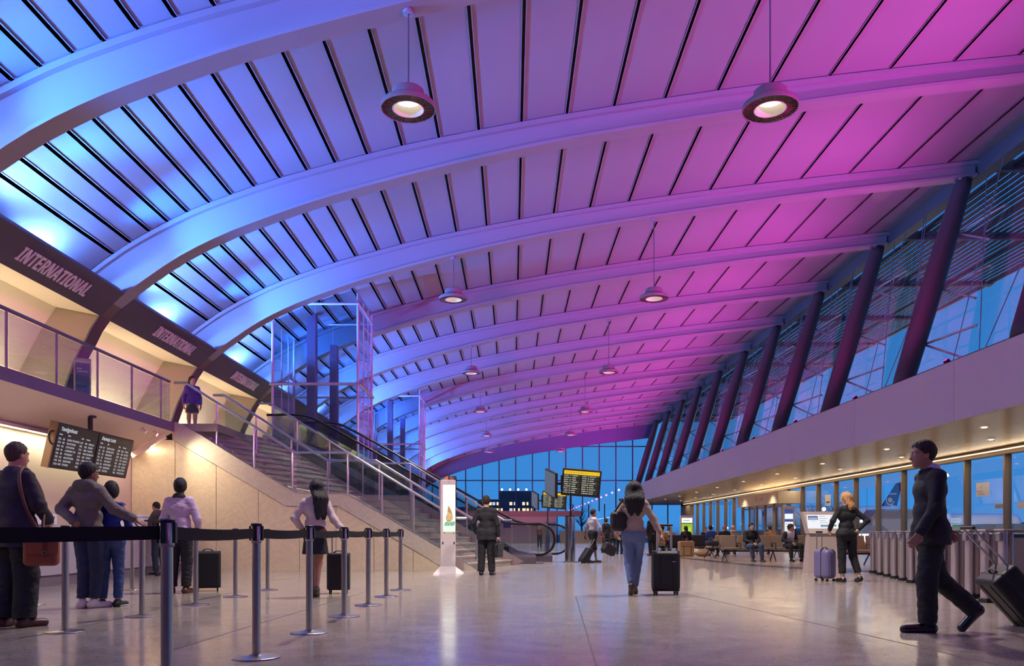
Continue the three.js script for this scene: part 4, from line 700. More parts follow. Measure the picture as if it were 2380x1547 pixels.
function monitorPole(base, k, label, tex, yTop) {
  const t = thing('monitor_pole', label, 'monitor', base, 0, 'flight monitors on poles');
  const chrome = mat(0xb8b8bf, 0.16, 1);
  mesh('base_plate', [rbox(0.46 * k, 0.03, 0.46 * k, 0, 0.015, 0, 0.01, 1)], chrome, t); mesh('drum', [new THREE.CylinderGeometry(0.17 * k, 0.17 * k, 1.5, 32).translate(0, 0.76, 0)], chrome, t); mesh('drum_cap', [new THREE.CylinderGeometry(0.175 * k, 0.175 * k, 0.03, 32).translate(0, 1.52, 0)], blackish, t);
  mesh('pole', [rod(V(0.02, 1.5, 0), V(0.02, yTop - 0.5, 0), 0.035)], blackish, t);
  const h = new THREE.Group(); const m = mesh('screen_panel', [rbox(1.28, 0.9, 0.1, 0, 0, 0, 0.02, 1)], blackish, t); m.position.set(0.36, yTop - 0.43, 0.1); m.rotation.set(0.24, -0.12, -0.06);
  mesh('screen', [new THREE.PlaneGeometry(1.2, 0.8).translate(0, 0.01, 0.052)], glow(0xffffff, 0.95, tex), m);
  const b = mesh('screen_panel', [rbox(1.2, 0.85, 0.09, 0, 0, 0, 0.02, 1)], blackish, t); b.position.set(-0.62, yTop - 0.43, -0.12); b.rotation.set(0.22, -1.32, 0.0); mesh('screen', [new THREE.PlaneGeometry(1.12, 0.76).translate(0, 0, 0.047)], glow(0x8fb0d8, 0.25), b);
  mesh('bracket', [box(0.7, 0.08, 0.08, -0.22, yTop - 0.45, -0.05), box(0.1, 0.5, 0.06, -0.26, yTop - 0.42, 0.0)], blackish, t);
}
monitorPole(floorAt(1325, 1306), 1, 'near flight information monitor with yellow header on a chrome drum pole', fids('DEPARTURES INFORMATION'), 3.05);
monitorPole(floorAt(1272, 1282), 0.8, 'far flight information monitor with yellow header behind the near one', fids('ARRIVALS INFORMATION'), 3.12);

// ---------- advertising totem ----------
{
  const p = floorAt(1041, 1331), t = thing('advertising_totem', 'slim white advertising totem with a bright screen at the foot of the stairs', 'totem', p, 0.16);
  const white = mat(0xcfc4c0, 0.5), H = 2.23; mesh('column', [rbox(0.36, H, 0.2, 0.0, H / 2, 0, 0.012, 2)], white, t);
  mesh('foot', [hull([V(-0.38, 0, 0.34), V(0.34, 0, 0.4), V(0.42, 0, -0.3), V(-0.3, 0, -0.3)], [V(-0.18, 0.16, 0.1), V(0.18, 0.16, 0.1), V(0.18, 0.16, -0.1), V(-0.18, 0.16, -0.1)])], white, t);
  const tex = canvas(256, 900, (c, w, h) => { const g = c.createLinearGradient(0, 0, 0, h); c.fillStyle = '#f6fcff'; c.fillRect(0, 0, w, h); c.fillStyle = '#dff2e4'; c.fillRect(0, 720, w, 150); c.fillStyle = '#7fb28a'; for (let i = 0; i < 40; i++) { c.beginPath(); c.ellipse(20 + rnd() * 216, 690 + rnd() * 60, 22, 12, rnd() * 3, 0, 7); c.fill(); } c.fillStyle = '#b98a4a'; c.beginPath(); c.moveTo(110, 380); c.quadraticCurveTo(220, 520, 200, 640); c.quadraticCurveTo(140, 720, 70, 660); c.quadraticCurveTo(50, 600, 90, 540); c.fill(); c.strokeStyle = '#e8cf98'; c.lineWidth = 9; for (let i = 0; i < 6; i++) { c.beginPath(); c.moveTo(80 + i * 20, 660); c.lineTo(110 + i * 14, 500 + i * 8); c.stroke(); } c.fillStyle = '#a8813f'; c.fillRect(0, 872, w, 28); c.fillStyle = '#e6eadd'; c.font = 'bold 18px sans-serif'; c.fillText('LOBAR MANDARIN', 50, 892); });
  mesh('screen', [new THREE.PlaneGeometry(0.29, 1.16).translate(0.02, 1.53, 0.102)], glow(0xffffff, 1.15, tex), t);
  for (const x of [-0.13, 0.14]) mesh('lock', [rbox(0.03, 0.06, 0.012, x, 0.72, 0.103, 0.005, 1)], blackish, t);
  mesh('logo', [new THREE.PlaneGeometry(0.16, 0.06).translate(0.02, 2.17, 0.1015)], new THREE.MeshStandardMaterial({ roughness: 0.6, map: canvas(128, 48, (c) => { c.fillStyle = '#cfc4c0'; c.fillRect(0, 0, 128, 48); c.strokeStyle = '#8a7f80'; c.lineWidth = 3; c.beginPath(); c.ellipse(64, 16, 20, 10, 0, 0, 7); c.stroke(); c.fillStyle = '#8a7f80'; c.fillRect(24, 34, 80, 5); }) }), t);
  const l = new THREE.RectAreaLight(new THREE.Color(0.95, 1, 0.98), 0.5, 0.28, 1.1); l.name = 'totem_glow'; l.position.set(0.02, 1.53, 0.115); t.add(l); const tp = new THREE.Vector3(0.02 + Math.sin(0.16), 0, 0); l.lookAt(p.x + 0.02 + Math.sin(0.16) * 3, 1.53, p.z + 0.12 + Math.cos(0.16) * 3);
}
// ---------- ticket kiosk ----------
{
  const p = floorAt(1912, 1330); p.z += 0.05; const t = thing('ticket_kiosk', 'beige ticket kiosk with a slanted lit touch screen in front of the blonde woman', 'kiosk', p, -0.12);
  const c = mat(0xcfc0ac, 0.5);
  mesh('pedestal', [hull([V(-0.42, 0, 0.24), V(0.42, 0, 0.24), V(0.42, 0, -0.3), V(-0.42, 0, -0.3)], [V(-0.34, 0.95, 0.08), V(0.34, 0.95, 0.08), V(0.34, 0.95, -0.3), V(-0.34, 0.95, -0.3)])], mat(0xb3a294, 0.5), t);
  mesh('head', [hull([V(-0.36, 0.95, 0.16), V(0.36, 0.95, 0.16), V(0.36, 0.95, -0.3), V(-0.36, 0.95, -0.3)], [V(-0.48, 1.48, -0.06), V(0.48, 1.48, -0.06), V(0.48, 1.48, -0.34), V(-0.48, 1.48, -0.34)])], c, t);
  const tex = canvas(512, 260, (x) => { x.fillStyle = '#eef3f6'; x.fillRect(0, 0, 512, 260); x.fillStyle = '#4e5c8c'; x.fillRect(18, 22, 150, 74); x.fillStyle = '#9fb0d2'; x.fillRect(28, 50, 130, 38); x.fillStyle = '#7a8494'; x.font = '20px sans-serif'; x.fillText('TOTALS', 60, 128); for (let i = 0; i < 4; i++) { x.fillRect(190, 30 + i * 38, 90 + (i % 2) * 40, 6); x.strokeRect(360, 24 + i * 40, 24, 24); } x.fillStyle = '#4e7396'; x.fillRect(200, 190, 170, 40); x.fillStyle = '#dfe9f2'; x.font = 'bold 26px sans-serif'; x.fillText('CHECK-IN', 212, 220); x.fillStyle = '#3e8a6a'; x.beginPath(); x.arc(420, 206, 18, 0, 7); x.fill(); });
  const s = mesh('screen', [new THREE.PlaneGeometry(0.78, 0.36)], glow(0xffffff, 1.0, tex), t); s.position.set(0, 1.235, 0.0462 + 0.004); s.rotation.x = -Math.atan2(0.22, 0.53);
}
// totems in the seating hall
{
  const ad = (pos, w, H, tex, label, turn) => { const t = thing('display_totem', label, 'totem', pos, turn); mesh('case', [rbox(w + 0.14, H, 0.16, 0, H / 2, 0, 0.02, 1)], mat(0xd9d2c8, 0.5), t); mesh('screen', [new THREE.PlaneGeometry(w, H * 0.8).translate(0, H * 0.53, 0.082)], glow(0xffffff, 1.1, tex), t); };
  ad(at(1596, 1265, 46).setY(0), 0.62, 2.0, canvas(200, 440, (c) => { c.fillStyle = '#8fb82c'; c.fillRect(0, 0, 200, 440); c.fillStyle = '#eef4f0'; c.fillRect(0, 0, 200, 80); c.fillStyle = '#2a3f34'; c.font = 'bold 24px sans-serif'; c.fillText('MOLAREN', 34, 50); c.fillStyle = '#1c241c'; c.fillRect(0, 80, 200, 12); c.fillStyle = '#b6d24c'; c.fillRect(24, 150, 150, 220); }), 'lime green advertising totem among the distant seats', 0);
  ad(at(1833, 1262, 40).setY(0), 0.4, 2.35, canvas(140, 560, (c) => { c.fillStyle = '#e8eef4'; c.fillRect(0, 0, 140, 560); c.fillStyle = '#3a4a86'; c.fillRect(0, 0, 140, 70); c.fillRect(0, 150, 140, 40); c.fillStyle = '#7c8894'; for (let i = 0; i < 8; i++) c.fillRect(16, 220 + i * 38, 60 + (i % 3) * 20, 8); }), 'tall white and blue information totem behind the seated man in a suit', -0.2);
}
// ---------- ticket gates ----------
{
  const a = V(8.65, 0, -19.1), b = V(6.29, 0, -10.2), n = 13, dir = b.clone().sub(a).normalize(), turn = 0.26;
  const side = mat(0x9c8a7e, 0.5, 0.25), metal = mat(0xc2bac4, 0.3, 0.8);
  const body = rbox(1.5, 0.88, 0.13, 0.81, 0.5, 0, 0.02, 1), post = lathe([[0, 0.06], [0.042, 0.06], [0.042, 0.985], [0.036, 1.0], [0, 1.0]], 20).scale(1, 1, 1.5), plinth = rbox(1.6, 0.06, 0.15, 0.76, 0.03, 0, 0.01, 1), slot = box(0.2, 0.02, 0.006, 0.3, 0.14, 0.066), topS = box(1.44, 0.05, 0.138, 0.83, 0.915, 0), lid = rbox(1.64, 0.03, 0.16, 0.75, 0.985, 0, 0.012, 1), rib = rbox(0.025, 0.9, 0.025, 0.085, 0.51, 0.06, 0.006, 1), reader = rbox(0.05, 0.12, 0.08, -0.06, 0.9, 0, 0.02, 2);
  let first;
  for (let k = 0; k < n; k++) {
    const f = 1 / (1 / 19.1 + (1 / 10.2 - 1 / 19.1) * 0), p = a.clone().lerp(b, Math.pow(k / (n - 1), 0.95));
    const label = k === 12 ? 'brushed metal ticket gate cabinet, last of the row and nearest the camera' : 'brushed metal ticket gate cabinet, ' + ordinal[k + 1] + ' of the row counting from the kiosk';
    if (!first) {
      first = thing('ticket_gate', label, 'ticket gate', p, turn, 'ticket gates in a row');
      mesh('cabinet', body, side, first); mesh('end_post', post, metal, first); mesh('plinth', plinth, blackish, first); mesh('vent_slot', slot, blackish, first); mesh('top_band', topS, blackish, first); mesh('lid', lid, side, first); mesh('edge_rib', rib, metal, first); mesh('card_reader', reader, mat(0x8f8a96, 0.35, 0.4), first);
    } else copyOf(first, label, p, turn);
  }
}
// ---------- seats ----------
function seatBench(pos, turn, n, backMat, label, seatMat = backMat) {
  const t = thing('bench_seat', label, 'bench', pos, turn, 'waiting hall benches'), w = 0.6, leg = mat(0x2c2826, 0.4, 0.5), arm = mat(0x8e8780, 0.3, 0.8);
  for (let k = 0; k < n; k++) {
    const x = (k - (n - 1) / 2) * w;
    mesh('seat_cushion', [rbox(w - 0.05, 0.08, 0.48, x, 0.43, 0.02, 0.03, 2)], seatMat, t);
    mesh('backrest', [rbox(w - 0.05, 0.44, 0.06, 0, 0.22, 0, 0.025, 2).rotateX(-0.16).translate(x, 0.45, -0.24)], backMat, t);
  }
  mesh('beam', [box(n * w, 0.05, 0.08, 0, 0.35, 0)], leg, t);
  for (let k = 0; k <= n; k += Math.max(1, Math.round(n / 2))) { const x = (k - n / 2) * w * 0.92; mesh('trestle', [rod(V(x, 0.35, 0), V(x, 0.015, 0.3), 0.02), rod(V(x, 0.35, 0), V(x, 0.015, -0.3), 0.02)], leg, t); }
  for (let k = 0; k <= n; k++) { const x = (k - n / 2) * w; mesh('armrest', polyPipe([V(x, 0.36, -0.2), V(x, 0.62, -0.22), V(x, 0.62, 0.2), V(x, 0.4, 0.22)], 0.014, 8), k % 2 ? leg : arm, t); }
  return t;
}
const tan = mat(0xa88a64, 0.65), blackSeat = mat(0x241f1d, 0.55), brownSeat = mat(0x7d6a55, 0.6);
const onFloor = (px, D) => V((px - VPX) * D / F, 0.003, -D);
seatBench(onFloor(1778, 27.3), 0, 5, brownSeat, 'brown five-seat bench under the two seated men facing the camera');
seatBench(onFloor(2000, 23.5), 0.1, 3, tan, 'tan bench between the blonde woman and the gates');
seatBench(onFloor(1900, 32), 0, 3, tan, 'tan bench behind the ticket kiosk');
seatBench(onFloor(1662, 30.5), Math.PI + 0.5, 1, tan, 'single tan seat turned away beside the brown bench');
seatBench(onFloor(1568, 34.2), Math.PI, 1, blackSeat, 'black seat with its back to the camera left of the tan holdall');
seatBench(onFloor(1621, 33.6), Math.PI, 1, blackSeat, 'black seat with its back to the camera right of the tan holdall');
seatBench(onFloor(1545, 35.5), Math.PI, 2, blackSeat, 'two dark seats at the left end of the waiting area');
seatBench(onFloor(1700, 37), Math.PI, 4, brownSeat, 'brown bench farther back facing the windows');
seatBench(onFloor(1615, 44), 0, 5, brownSeat, 'distant bench in front of the lime green totem');
// ---------- queue posts and belts ----------
{
  const metal = steel, belt = mat(0x0c0d12, 0.9);
  const base = lathe([[0, 0], [0.176, 0], [0.178, 0.006], [0.172, 0.012], [0.06, 0.02], [0.045, 0.03], [0, 0.03]], 40), tube = new THREE.CylinderGeometry(0.0315, 0.0315, 0.94, 28).translate(0, 0.49, 0), collar = lathe([[0, 0.87], [0.038, 0.87], [0.039, 0.885], [0.039, 1.0], [0, 1.0]], 28), cap = lathe([[0, 1.0], [0.041, 1.0], [0.042, 1.012], [0.038, 1.02], [0, 1.022]], 28), clip = [0, 1, 2, 3].map((k) => rbox(0.02, 0.11, 0.03, 0.042, 0.945, 0, 0.004, 1).rotateY(k * Math.PI / 2));
  const rows = [[[388, 4.3], [596, 6.04], [719, 7.56], [800, 9.06], [856, 10.5], [898, 11.9], [931, 13.3]], [[152, 7.63], [330, 9.06], [455, 10.5], [547, 11.9], [622, 13.3]], [[72, 10.5], [211, 12.0], [307, 13.3]]];
  let first; const pos = [];
  rows.forEach((row, r) => row.forEach(([px, D], k) => {
    const p = V((px - VPX) * D / F, 0, -D), label = 'brushed steel queue post, ' + (k === 0 ? 'nearest' : ordinal[k + 1]) + ' in the ' + ['right-hand row that carries the long black belt', 'middle row', 'left row beside the counter'][r];
    (pos[r] ??= []).push(p);
    if (!first) { first = thing('queue_post', label, 'queue post', p, 0, 'queue posts'); mesh('base', base, metal, first); mesh('tube', tube, metal, first); mesh('collar', collar, metal, first); mesh('cap', cap, blackish, first); clip.forEach((c) => mesh('belt_clip', c, blackish, first)); }
    else copyOf(first, label, p);
  }));
  const strap = (a, b, label) => {
    const d = b.clone().sub(a), L = d.length(), n = 16, P = []; d.normalize(); const side = V(-d.z, 0, d.x).multiplyScalar(0.0015), lo = [], hi = [];
    const rings = []; for (let i = 0; i <= n; i++) { const s = 0.04 + (L - 0.08) * i / n, sag = -0.014 * 4 * (i / n) * (1 - i / n), c = a.clone().addScaledVector(d, s); rings.push([c.clone().add(side).setY(0.91 + sag), c.clone().add(side).setY(0.982 + sag), c.clone().sub(side).setY(0.982 + sag), c.clone().sub(side).setY(0.91 + sag)]); }
    const g = []; for (let i = 0; i < n; i++) g.push(hull(rings[i], rings[i + 1])); tag(mesh('queue_belt', g, belt), label, 'queue belt', 'queue belts');
  };
  for (let k = 1; k < pos[0].length; k++) strap(pos[0][k - 1], pos[0][k], 'black queue belt between the ' + (k === 1 ? 'nearest' : ordinal[k]) + ' and ' + ordinal[k + 1] + ' posts of the right-hand row');
  strap(V(-3.3, 0, -2.38), pos[0][0], 'black queue belt leaving the nearest post to the left edge of the picture');
  for (let k = 1; k < pos[1].length; k++) strap(pos[1][k - 1], pos[1][k], 'black queue belt between the ' + (k === 1 ? 'nearest' : ordinal[k]) + ' and ' + ordinal[k + 1] + ' posts of the middle row');
}
// ---------- people: bodies and clothes meshed from smooth unions of tapered capsules ----------
function surfaceNets(sdf, lo, hi, cell) {
  const nx = Math.ceil((hi[0] - lo[0]) / cell) + 1, ny = Math.ceil((hi[1] - lo[1]) / cell) + 1, nz = Math.ceil((hi[2] - lo[2]) / cell) + 1;
  const f = new Float32Array(nx * ny * nz), id = new Int32Array(nx * ny * nz).fill(-1), at3 = (i, j, k) => (k * ny + j) * nx + i;
  // coarse pass skips empty blocks
  const S = 4;
  for (let k0 = 0; k0 < nz; k0 += S) for (let j0 = 0; j0 < ny; j0 += S) for (let i0 = 0; i0 < nx; i0 += S) {
    const c = sdf(lo[0] + (i0 + S / 2) * cell, lo[1] + (j0 + S / 2) * cell, lo[2] + (k0 + S / 2) * cell), far = Math.abs(c) > cell * S * 1.6 + 0.03;
    for (let k = k0; k < Math.min(nz, k0 + S); k++) for (let j = j0; j < Math.min(ny, j0 + S); j++) for (let i = i0; i < Math.min(nx, i0 + S); i++) f[at3(i, j, k)] = far ? c : sdf(lo[0] + i * cell, lo[1] + j * cell, lo[2] + k * cell);
  }
  const P = [], N = [], I = [], e = cell * 0.5;
  for (let k = 0; k < nz - 1; k++) for (let j = 0; j < ny - 1; j++) for (let i = 0; i < nx - 1; i++) {
    let n = 0, x = 0, y = 0, z = 0, inside = 0; const v = [];
    for (let c = 0; c < 8; c++) { const d = f[at3(i + (c & 1), j + (c >> 1 & 1), k + (c >> 2))]; v.push(d); if (d < 0) inside++; }
    if (!inside || inside === 8) continue;
    for (let a = 0; a < 8; a++) for (const bit of [1, 2, 4]) { const b = a | bit; if (b === a || (v[a] < 0) === (v[b] < 0)) continue; const t = v[a] / (v[a] - v[b]); x += (a & 1) + (bit === 1 ? t : 0); y += (a >> 1 & 1) + (bit === 2 ? t : 0); z += (a >> 2) + (bit === 4 ? t : 0); n++; }
    const px = lo[0] + (i + x / n) * cell, py = lo[1] + (j + y / n) * cell, pz = lo[2] + (k + z / n) * cell;
    let gx = sdf(px + e, py, pz) - sdf(px - e, py, pz), gy = sdf(px, py + e, pz) - sdf(px, py - e, pz), gz = sdf(px, py, pz + e) - sdf(px, py, pz - e); const l = Math.hypot(gx, gy, gz) || 1;
    id[at3(i, j, k)] = P.length / 3; P.push(px, py, pz); N.push(gx / l, gy / l, gz / l);
  }
  const quad = (a, b, c, d, flip) => { if (a < 0 || b < 0 || c < 0 || d < 0) return; if (flip) I.push(a, c, b, a, d, c); else I.push(a, b, c, a, c, d); };
  for (let k = 1; k < nz - 1; k++) for (let j = 1; j < ny - 1; j++) for (let i = 1; i < nx - 1; i++) {
    const s = f[at3(i, j, k)] < 0;
    if (s !== f[at3(i + 1, j, k)] < 0) quad(id[at3(i, j - 1, k - 1)], id[at3(i, j, k - 1)], id[at3(i, j, k)], id[at3(i, j - 1, k)], !s);
    if (s !== f[at3(i, j + 1, k)] < 0) quad(id[at3(i - 1, j, k - 1)], id[at3(i - 1, j, k)], id[at3(i, j, k)], id[at3(i, j, k - 1)], !s);
    if (s !== f[at3(i, j, k + 1)] < 0) quad(id[at3(i - 1, j - 1, k)], id[at3(i, j - 1, k)], id[at3(i, j, k)], id[at3(i - 1, j, k)], !s);
  }
  const g = new THREE.BufferGeometry(); g.setAttribute('position', new THREE.Float32BufferAttribute(P, 3)); g.setAttribute('normal', new THREE.Float32BufferAttribute(N, 3)); g.setAttribute('uv', new THREE.Float32BufferAttribute(new Float32Array(P.length / 3 * 2), 2)); g.setIndex(I);
  return g;
}
const smin = (a, b, k) => { const h = Math.max(k - Math.abs(a - b), 0) / k; return Math.min(a, b) - h * h * k * 0.25; };
const cap = (a, b, r1, r2 = r1) => ({ a, b, r1, r2, d: b.clone().sub(a), l2: Math.max(1e-9, b.distanceToSquared(a)) });
const capD = (c, x, y, z) => { const px = x - c.a.x, py = y - c.a.y, pz = z - c.a.z; let t = (px * c.d.x + py * c.d.y + pz * c.d.z) / c.l2; t = t < 0 ? 0 : t > 1 ? 1 : t; return Math.hypot(px - c.d.x * t, py - c.d.y * t, pz - c.d.z * t) - (c.r1 + (c.r2 - c.r1) * t); };
const ell = (x, y, z, c, r) => { const q = Math.hypot((x - c[0]) / r[0], (y - c[1]) / r[1], (z - c[2]) / r[2]); return (q - 1) * Math.min(r[0], r[1], r[2]); };
function blend(caps, k, grow = 0) { return (x, y, z) => { let d = 9; for (const c of caps) d = smin(d, capD(c, x, y, z), k); return d - grow; }; }
function bounds(caps, pad) { const lo = [9, 9, 9], hi = [-9, -9, -9]; for (const c of caps) for (const p of [c.a, c.b]) { const r = Math.max(c.r1, c.r2) + pad; ['x', 'y', 'z'].forEach((q, i) => { lo[i] = Math.min(lo[i], p[q] - r); hi[i] = Math.max(hi[i], p[q] + r); }); } return [lo, hi]; }
const fold = (amp, fx, fy, fz, s) => (x, y, z) => amp * (noise3(x * fx + s, y * fy, z * fz - s) + 0.5 * noise3(x * fx * 2.3, y * fy * 2.3 + s, z * fz * 2.3));

const J0 = { head: [0, 1.632, 0.02], neck: [0, 1.465, -0.015], chest: [0, 1.3, -0.005], waist: [0, 1.1, 0], pelvis: [0, 0.94, -0.01], shL: [0.162, 1.405, -0.01], elL: [0.225, 1.13, -0.03], wrL: [0.235, 0.89, 0.05], shR: [-0.162, 1.405, -0.01], elR: [-0.225, 1.13, -0.03], wrR: [-0.235, 0.89, 0.05], hipL: [0.09, 0.92, 0], knL: [0.1, 0.5, 0.02], anL: [0.105, 0.085, -0.02], toL: [0.12, 0.03, 0.16], hipR: [-0.09, 0.92, 0], knR: [-0.1, 0.5, 0.02], anR: [-0.105, 0.085, -0.02], toR: [-0.12, 0.03, 0.16] };
// options: J joint overrides, H height, build width factor, skin, top, bottom, shoes, hair, turn of the head, fine detail
function person(label, pos, turn, o) {
  const t = thing('person', label, 'person', pos, turn), s = (o.H ?? 1.75) / 1.75, w = o.build ?? 1, fem = o.fem ? 1 : 0, far = o.far ?? 0;
  const raw = { ...J0, ...(o.J ?? {}) }, J = {}; for (const k in raw) { const q = raw[k]; J[k] = V(q[0] * s, q[1] * s, q[2] * s); }
  const R = (r) => r * s * w, off = (p, x, y = 0, z = 0) => p.clone().add(V(x * s, y * s, z * s)), cell = far ? (far > 1 ? 0.03 : 0.02) : 0.013;
  const side = J.shL.clone().sub(J.shR).normalize(), hs = J.hipL.clone().sub(J.hipR).normalize(), sh = (p, k, v = side) => p.clone().addScaledVector(v, k * s);
  const torso = [cap(sh(J.chest, -0.07), sh(J.chest, 0.07), R(0.102)), cap(sh(J.shR, 0.03), sh(J.shL, -0.03), R(0.062)), cap(J.neck.clone().addScaledVector(UP, -0.03 * s), J.neck.clone().addScaledVector(UP, -0.04 * s), R(0.08)), cap(sh(J.waist, -0.05), sh(J.waist, 0.05), R(0.1 - fem * 0.012)), cap(sh(J.pelvis, -0.065, hs), sh(J.pelvis, 0.065, hs), R(0.112 + fem * 0.008)), cap(J.chest, J.waist, R(0.105 - fem * 0.006)), cap(J.waist, J.pelvis, R(0.105))];
  const arm = (q) => [cap(J['sh' + q], J['el' + q], R(0.054), R(0.041)), cap(J['el' + q], J['wr' + q], R(0.04), R(0.028))];
  const leg = (q) => [cap(J['hip' + q], J['kn' + q], R(0.088), R(0.058)), cap(J['kn' + q], J['an' + q], R(0.056), R(0.036))];
  const foot = (q) => { const a = J['an' + q], to = J['to' + q], f = to.clone().sub(a); f.y = 0; const down = o.J?.['heel' + q]; const heel = a.clone().addScaledVector(f.clone().normalize(), -0.035 * s).add(V(0, (down ?? -0.045) * s, 0)); return [cap(heel, to, 0.038 * s, 0.032 * s), cap(a, heel, 0.037 * s, 0.036 * s)]; };
  const thin = (c) => cap(c.a.clone().add(V(0, 0.008 * s, 0)), c.b.clone().lerp(c.a, 0.08).add(V(0, 0.008 * s, 0)), c.r1 * 0.6, c.r2 * 0.6);
  const limbs = [...arm('L'), ...arm('R'), ...leg('L'), ...leg('R'), ...foot('L').map(thin), ...foot('R').map(thin)];
  const neckDir = J.head.clone().sub(J.neck).normalize(), bodyCaps = [...torso, ...limbs, cap(J.neck, J.head.clone().addScaledVector(neckDir, -0.04 * s), R(0.056), 0.052 * s)];
  const skin = mat(o.skin ?? 0xb98a6e, 0.55);
  // head in its own frame
  const hq = new THREE.Quaternion().setFromEuler(new THREE.Euler(o.nod ?? 0, o.look ?? 0, o.tilt ?? 0, 'YXZ')), hi = hq.clone().invert(), tmp = new THREE.Vector3();
  const inHead = (fn) => (x, y, z) => { tmp.set((x - J.head.x) / s, (y - J.head.y) / s, (z - J.head.z) / s).applyQuaternion(hi); return fn(tmp.x, tmp.y, tmp.z) * s; };
  const skull = (x, y, z) => smin(ell(x, y, z, [0, 0.03, -0.012], [0.077, 0.097, 0.098]), ell(x, y, z, [0, -0.04, 0.022], [0.06, 0.082, 0.07]), 0.04);
  const face = (x, y, z) => {
    const ax = Math.abs(x); let d = skull(x, y, z);
    d = smin(d, ell(x, y, z, [0, -0.1, 0.062], [0.028, 0.022, 0.026]), 0.02);
    d = smin(d, ell(ax, y, z, [0.03, 0.026, 0.072], [0.03, 0.012, 0.02]), 0.015);
    d = -smin(-d, ell(ax, y, z, [0.031, 0.004, 0.094], [0.02, 0.012, 0.016]), 0.012);
    const n1 = Math.max(0, Math.min(1, (0.008 - y) / 0.045)); d = smin(d, Math.hypot(x, Math.min(0, y + 0.04) + Math.max(0, y - 0.008), z - (0.084 + 0.02 * n1)) - (0.008 + 0.006 * n1), 0.012);
    d = smin(d, ell(x, y, z, [0, -0.068, 0.083], [0.026, 0.009, 0.011]), 0.008);
    d = smin(d, ell(ax, y, z, [0.079, -0.008, -0.012], [0.01, 0.032, 0.019]), 0.008);
    return d;
  };
  const geos = [surfaceNets(blend(bodyCaps, 0.035 * s), ...bounds(bodyCaps, 0.04), cell)];
  { const r = 0.16 * s, c = J.head; const neckC = cap(J.neck, J.head.clone().addScaledVector(neckDir, -0.04 * s), R(0.056), 0.052 * s), fh = inHead(face); geos.push(surfaceNets((x, y, z) => smin(fh(x, y, z), capD(neckC, x, y, z), 0.03), [c.x - r, c.y - r, c.z - r], [c.x + r, c.y + r, c.z + r], far ? 0.012 : 0.0062)); }
  const hand = (q) => {
    const a = J['el' + q], b = J['wr' + q], d = b.clone().sub(a).normalize(), sgn = q === 'L' ? 1 : -1, curl = o['curl' + q] ?? 0.5;
    const palmN = (o['palm' + q] ? V(...o['palm' + q]) : V(-sgn, 0, 0)); palmN.addScaledVector(d, -palmN.dot(d)).normalize(); const lat = new THREE.Vector3().crossVectors(d, palmN).normalize().multiplyScalar(sgn); // towards the thumb
    const c = [], pt = (p, u, v, n) => p.clone().addScaledVector(d, u * s).addScaledVector(lat, v * s).addScaledVector(palmN, n * s);
    c.push(cap(b, pt(b, 0.03, 0, 0), 0.027 * s, 0.026 * s)); for (let k = 0; k < 4; k++) c.push(cap(pt(b, 0.02, 0.012 - k * 0.008, 0), pt(b, 0.088, 0.03 - k * 0.02, 0), 0.015 * s, 0.012 * s));
    for (let k = 0; k < 4; k++) { const L = [0.04, 0.045, 0.041, 0.032][k]; let p = pt(b, 0.088, 0.03 - k * 0.021, 0), ang = curl * 0.5; for (let g = 0; g < 3; g++) { const l = L * [1, 0.72, 0.56][g], e = p.clone().addScaledVector(d, Math.cos(ang) * l * s).addScaledVector(palmN, Math.sin(ang) * l * s); c.push(cap(p, e, (0.0098 - g * 0.0008) * s, (0.009 - g * 0.0008) * s)); p = e; ang += curl; } }
    { const p0 = pt(b, 0.03, 0.028, 0.008), p1 = pt(b, 0.062, 0.052, 0.02 + curl * 0.008), p2 = pt(b, 0.088, 0.056 - curl * 0.012, 0.03 + curl * 0.012); c.push(cap(p0, p1, 0.0135 * s, 0.0115 * s), cap(p1, p2, 0.011 * s, 0.009 * s)); }
    return surfaceNets(blend(c, 0.008 * s), ...bounds(c, 0.012), far ? 0.009 : 0.0048);
  };
  geos.push(hand('L'), hand('R'));
  mesh('body', geos, skin, t);
  // eyes
  if (o.eyes !== false && far < 2) for (const x of [-0.031, 0.031]) { const e = mesh('eye', [new THREE.SphereGeometry(0.0125, 12, 8)], mat(0xece6e0, 0.3), t), p = V(x, 0.003, 0.0785).multiplyScalar(s).applyQuaternion(hq).add(J.head); e.position.copy(p); e.scale.setScalar(s); e.quaternion.copy(hq); mesh('pupil', [new THREE.SphereGeometry(0.0062, 10, 6).translate(0, 0, 0.0085)], mat(0x20160f, 0.3), e); }
  // trousers or skirt
  const wr = fold(0.0045 * s, 9, 14, 9, rnd() * 50), bt = o.bottom ?? { color: 0x20222c }, grow = (bt.grow ?? 0.012) * s;
  if (bt.skirt) {
    const hemY = bt.hem * s, P = J.pelvis, fn = (x, y, z) => { const k = (P.y + 0.14 * s - y) / (P.y + 0.14 * s - hemY), rx = (0.135 + 0.06 * k) * s, rz = (0.112 + 0.055 * k) * s, c = J.pelvis.clone(), kz = 0; const d = (Math.hypot((x - P.x) / rx, (z - P.z) / rz) - 1) * rz + wr(x * 0.6, y * 0.2, z * 0.6); return Math.max(d, y - (P.y + 0.13 * s), hemY - y); };
    mesh('skirt', [surfaceNets(fn, [P.x - 0.26 * s, hemY - 0.03, P.z - 0.26 * s], [P.x + 0.26 * s, P.y + 0.17 * s, P.z + 0.26 * s], cell)], mat(bt.color, 0.75), t);
  } else {
    const lc = [...torso.slice(4, 5), cap(J.pelvis, J.waist.clone().lerp(J.pelvis, 0.35), R(0.106))], hemY = (bt.hem ?? 0.05);
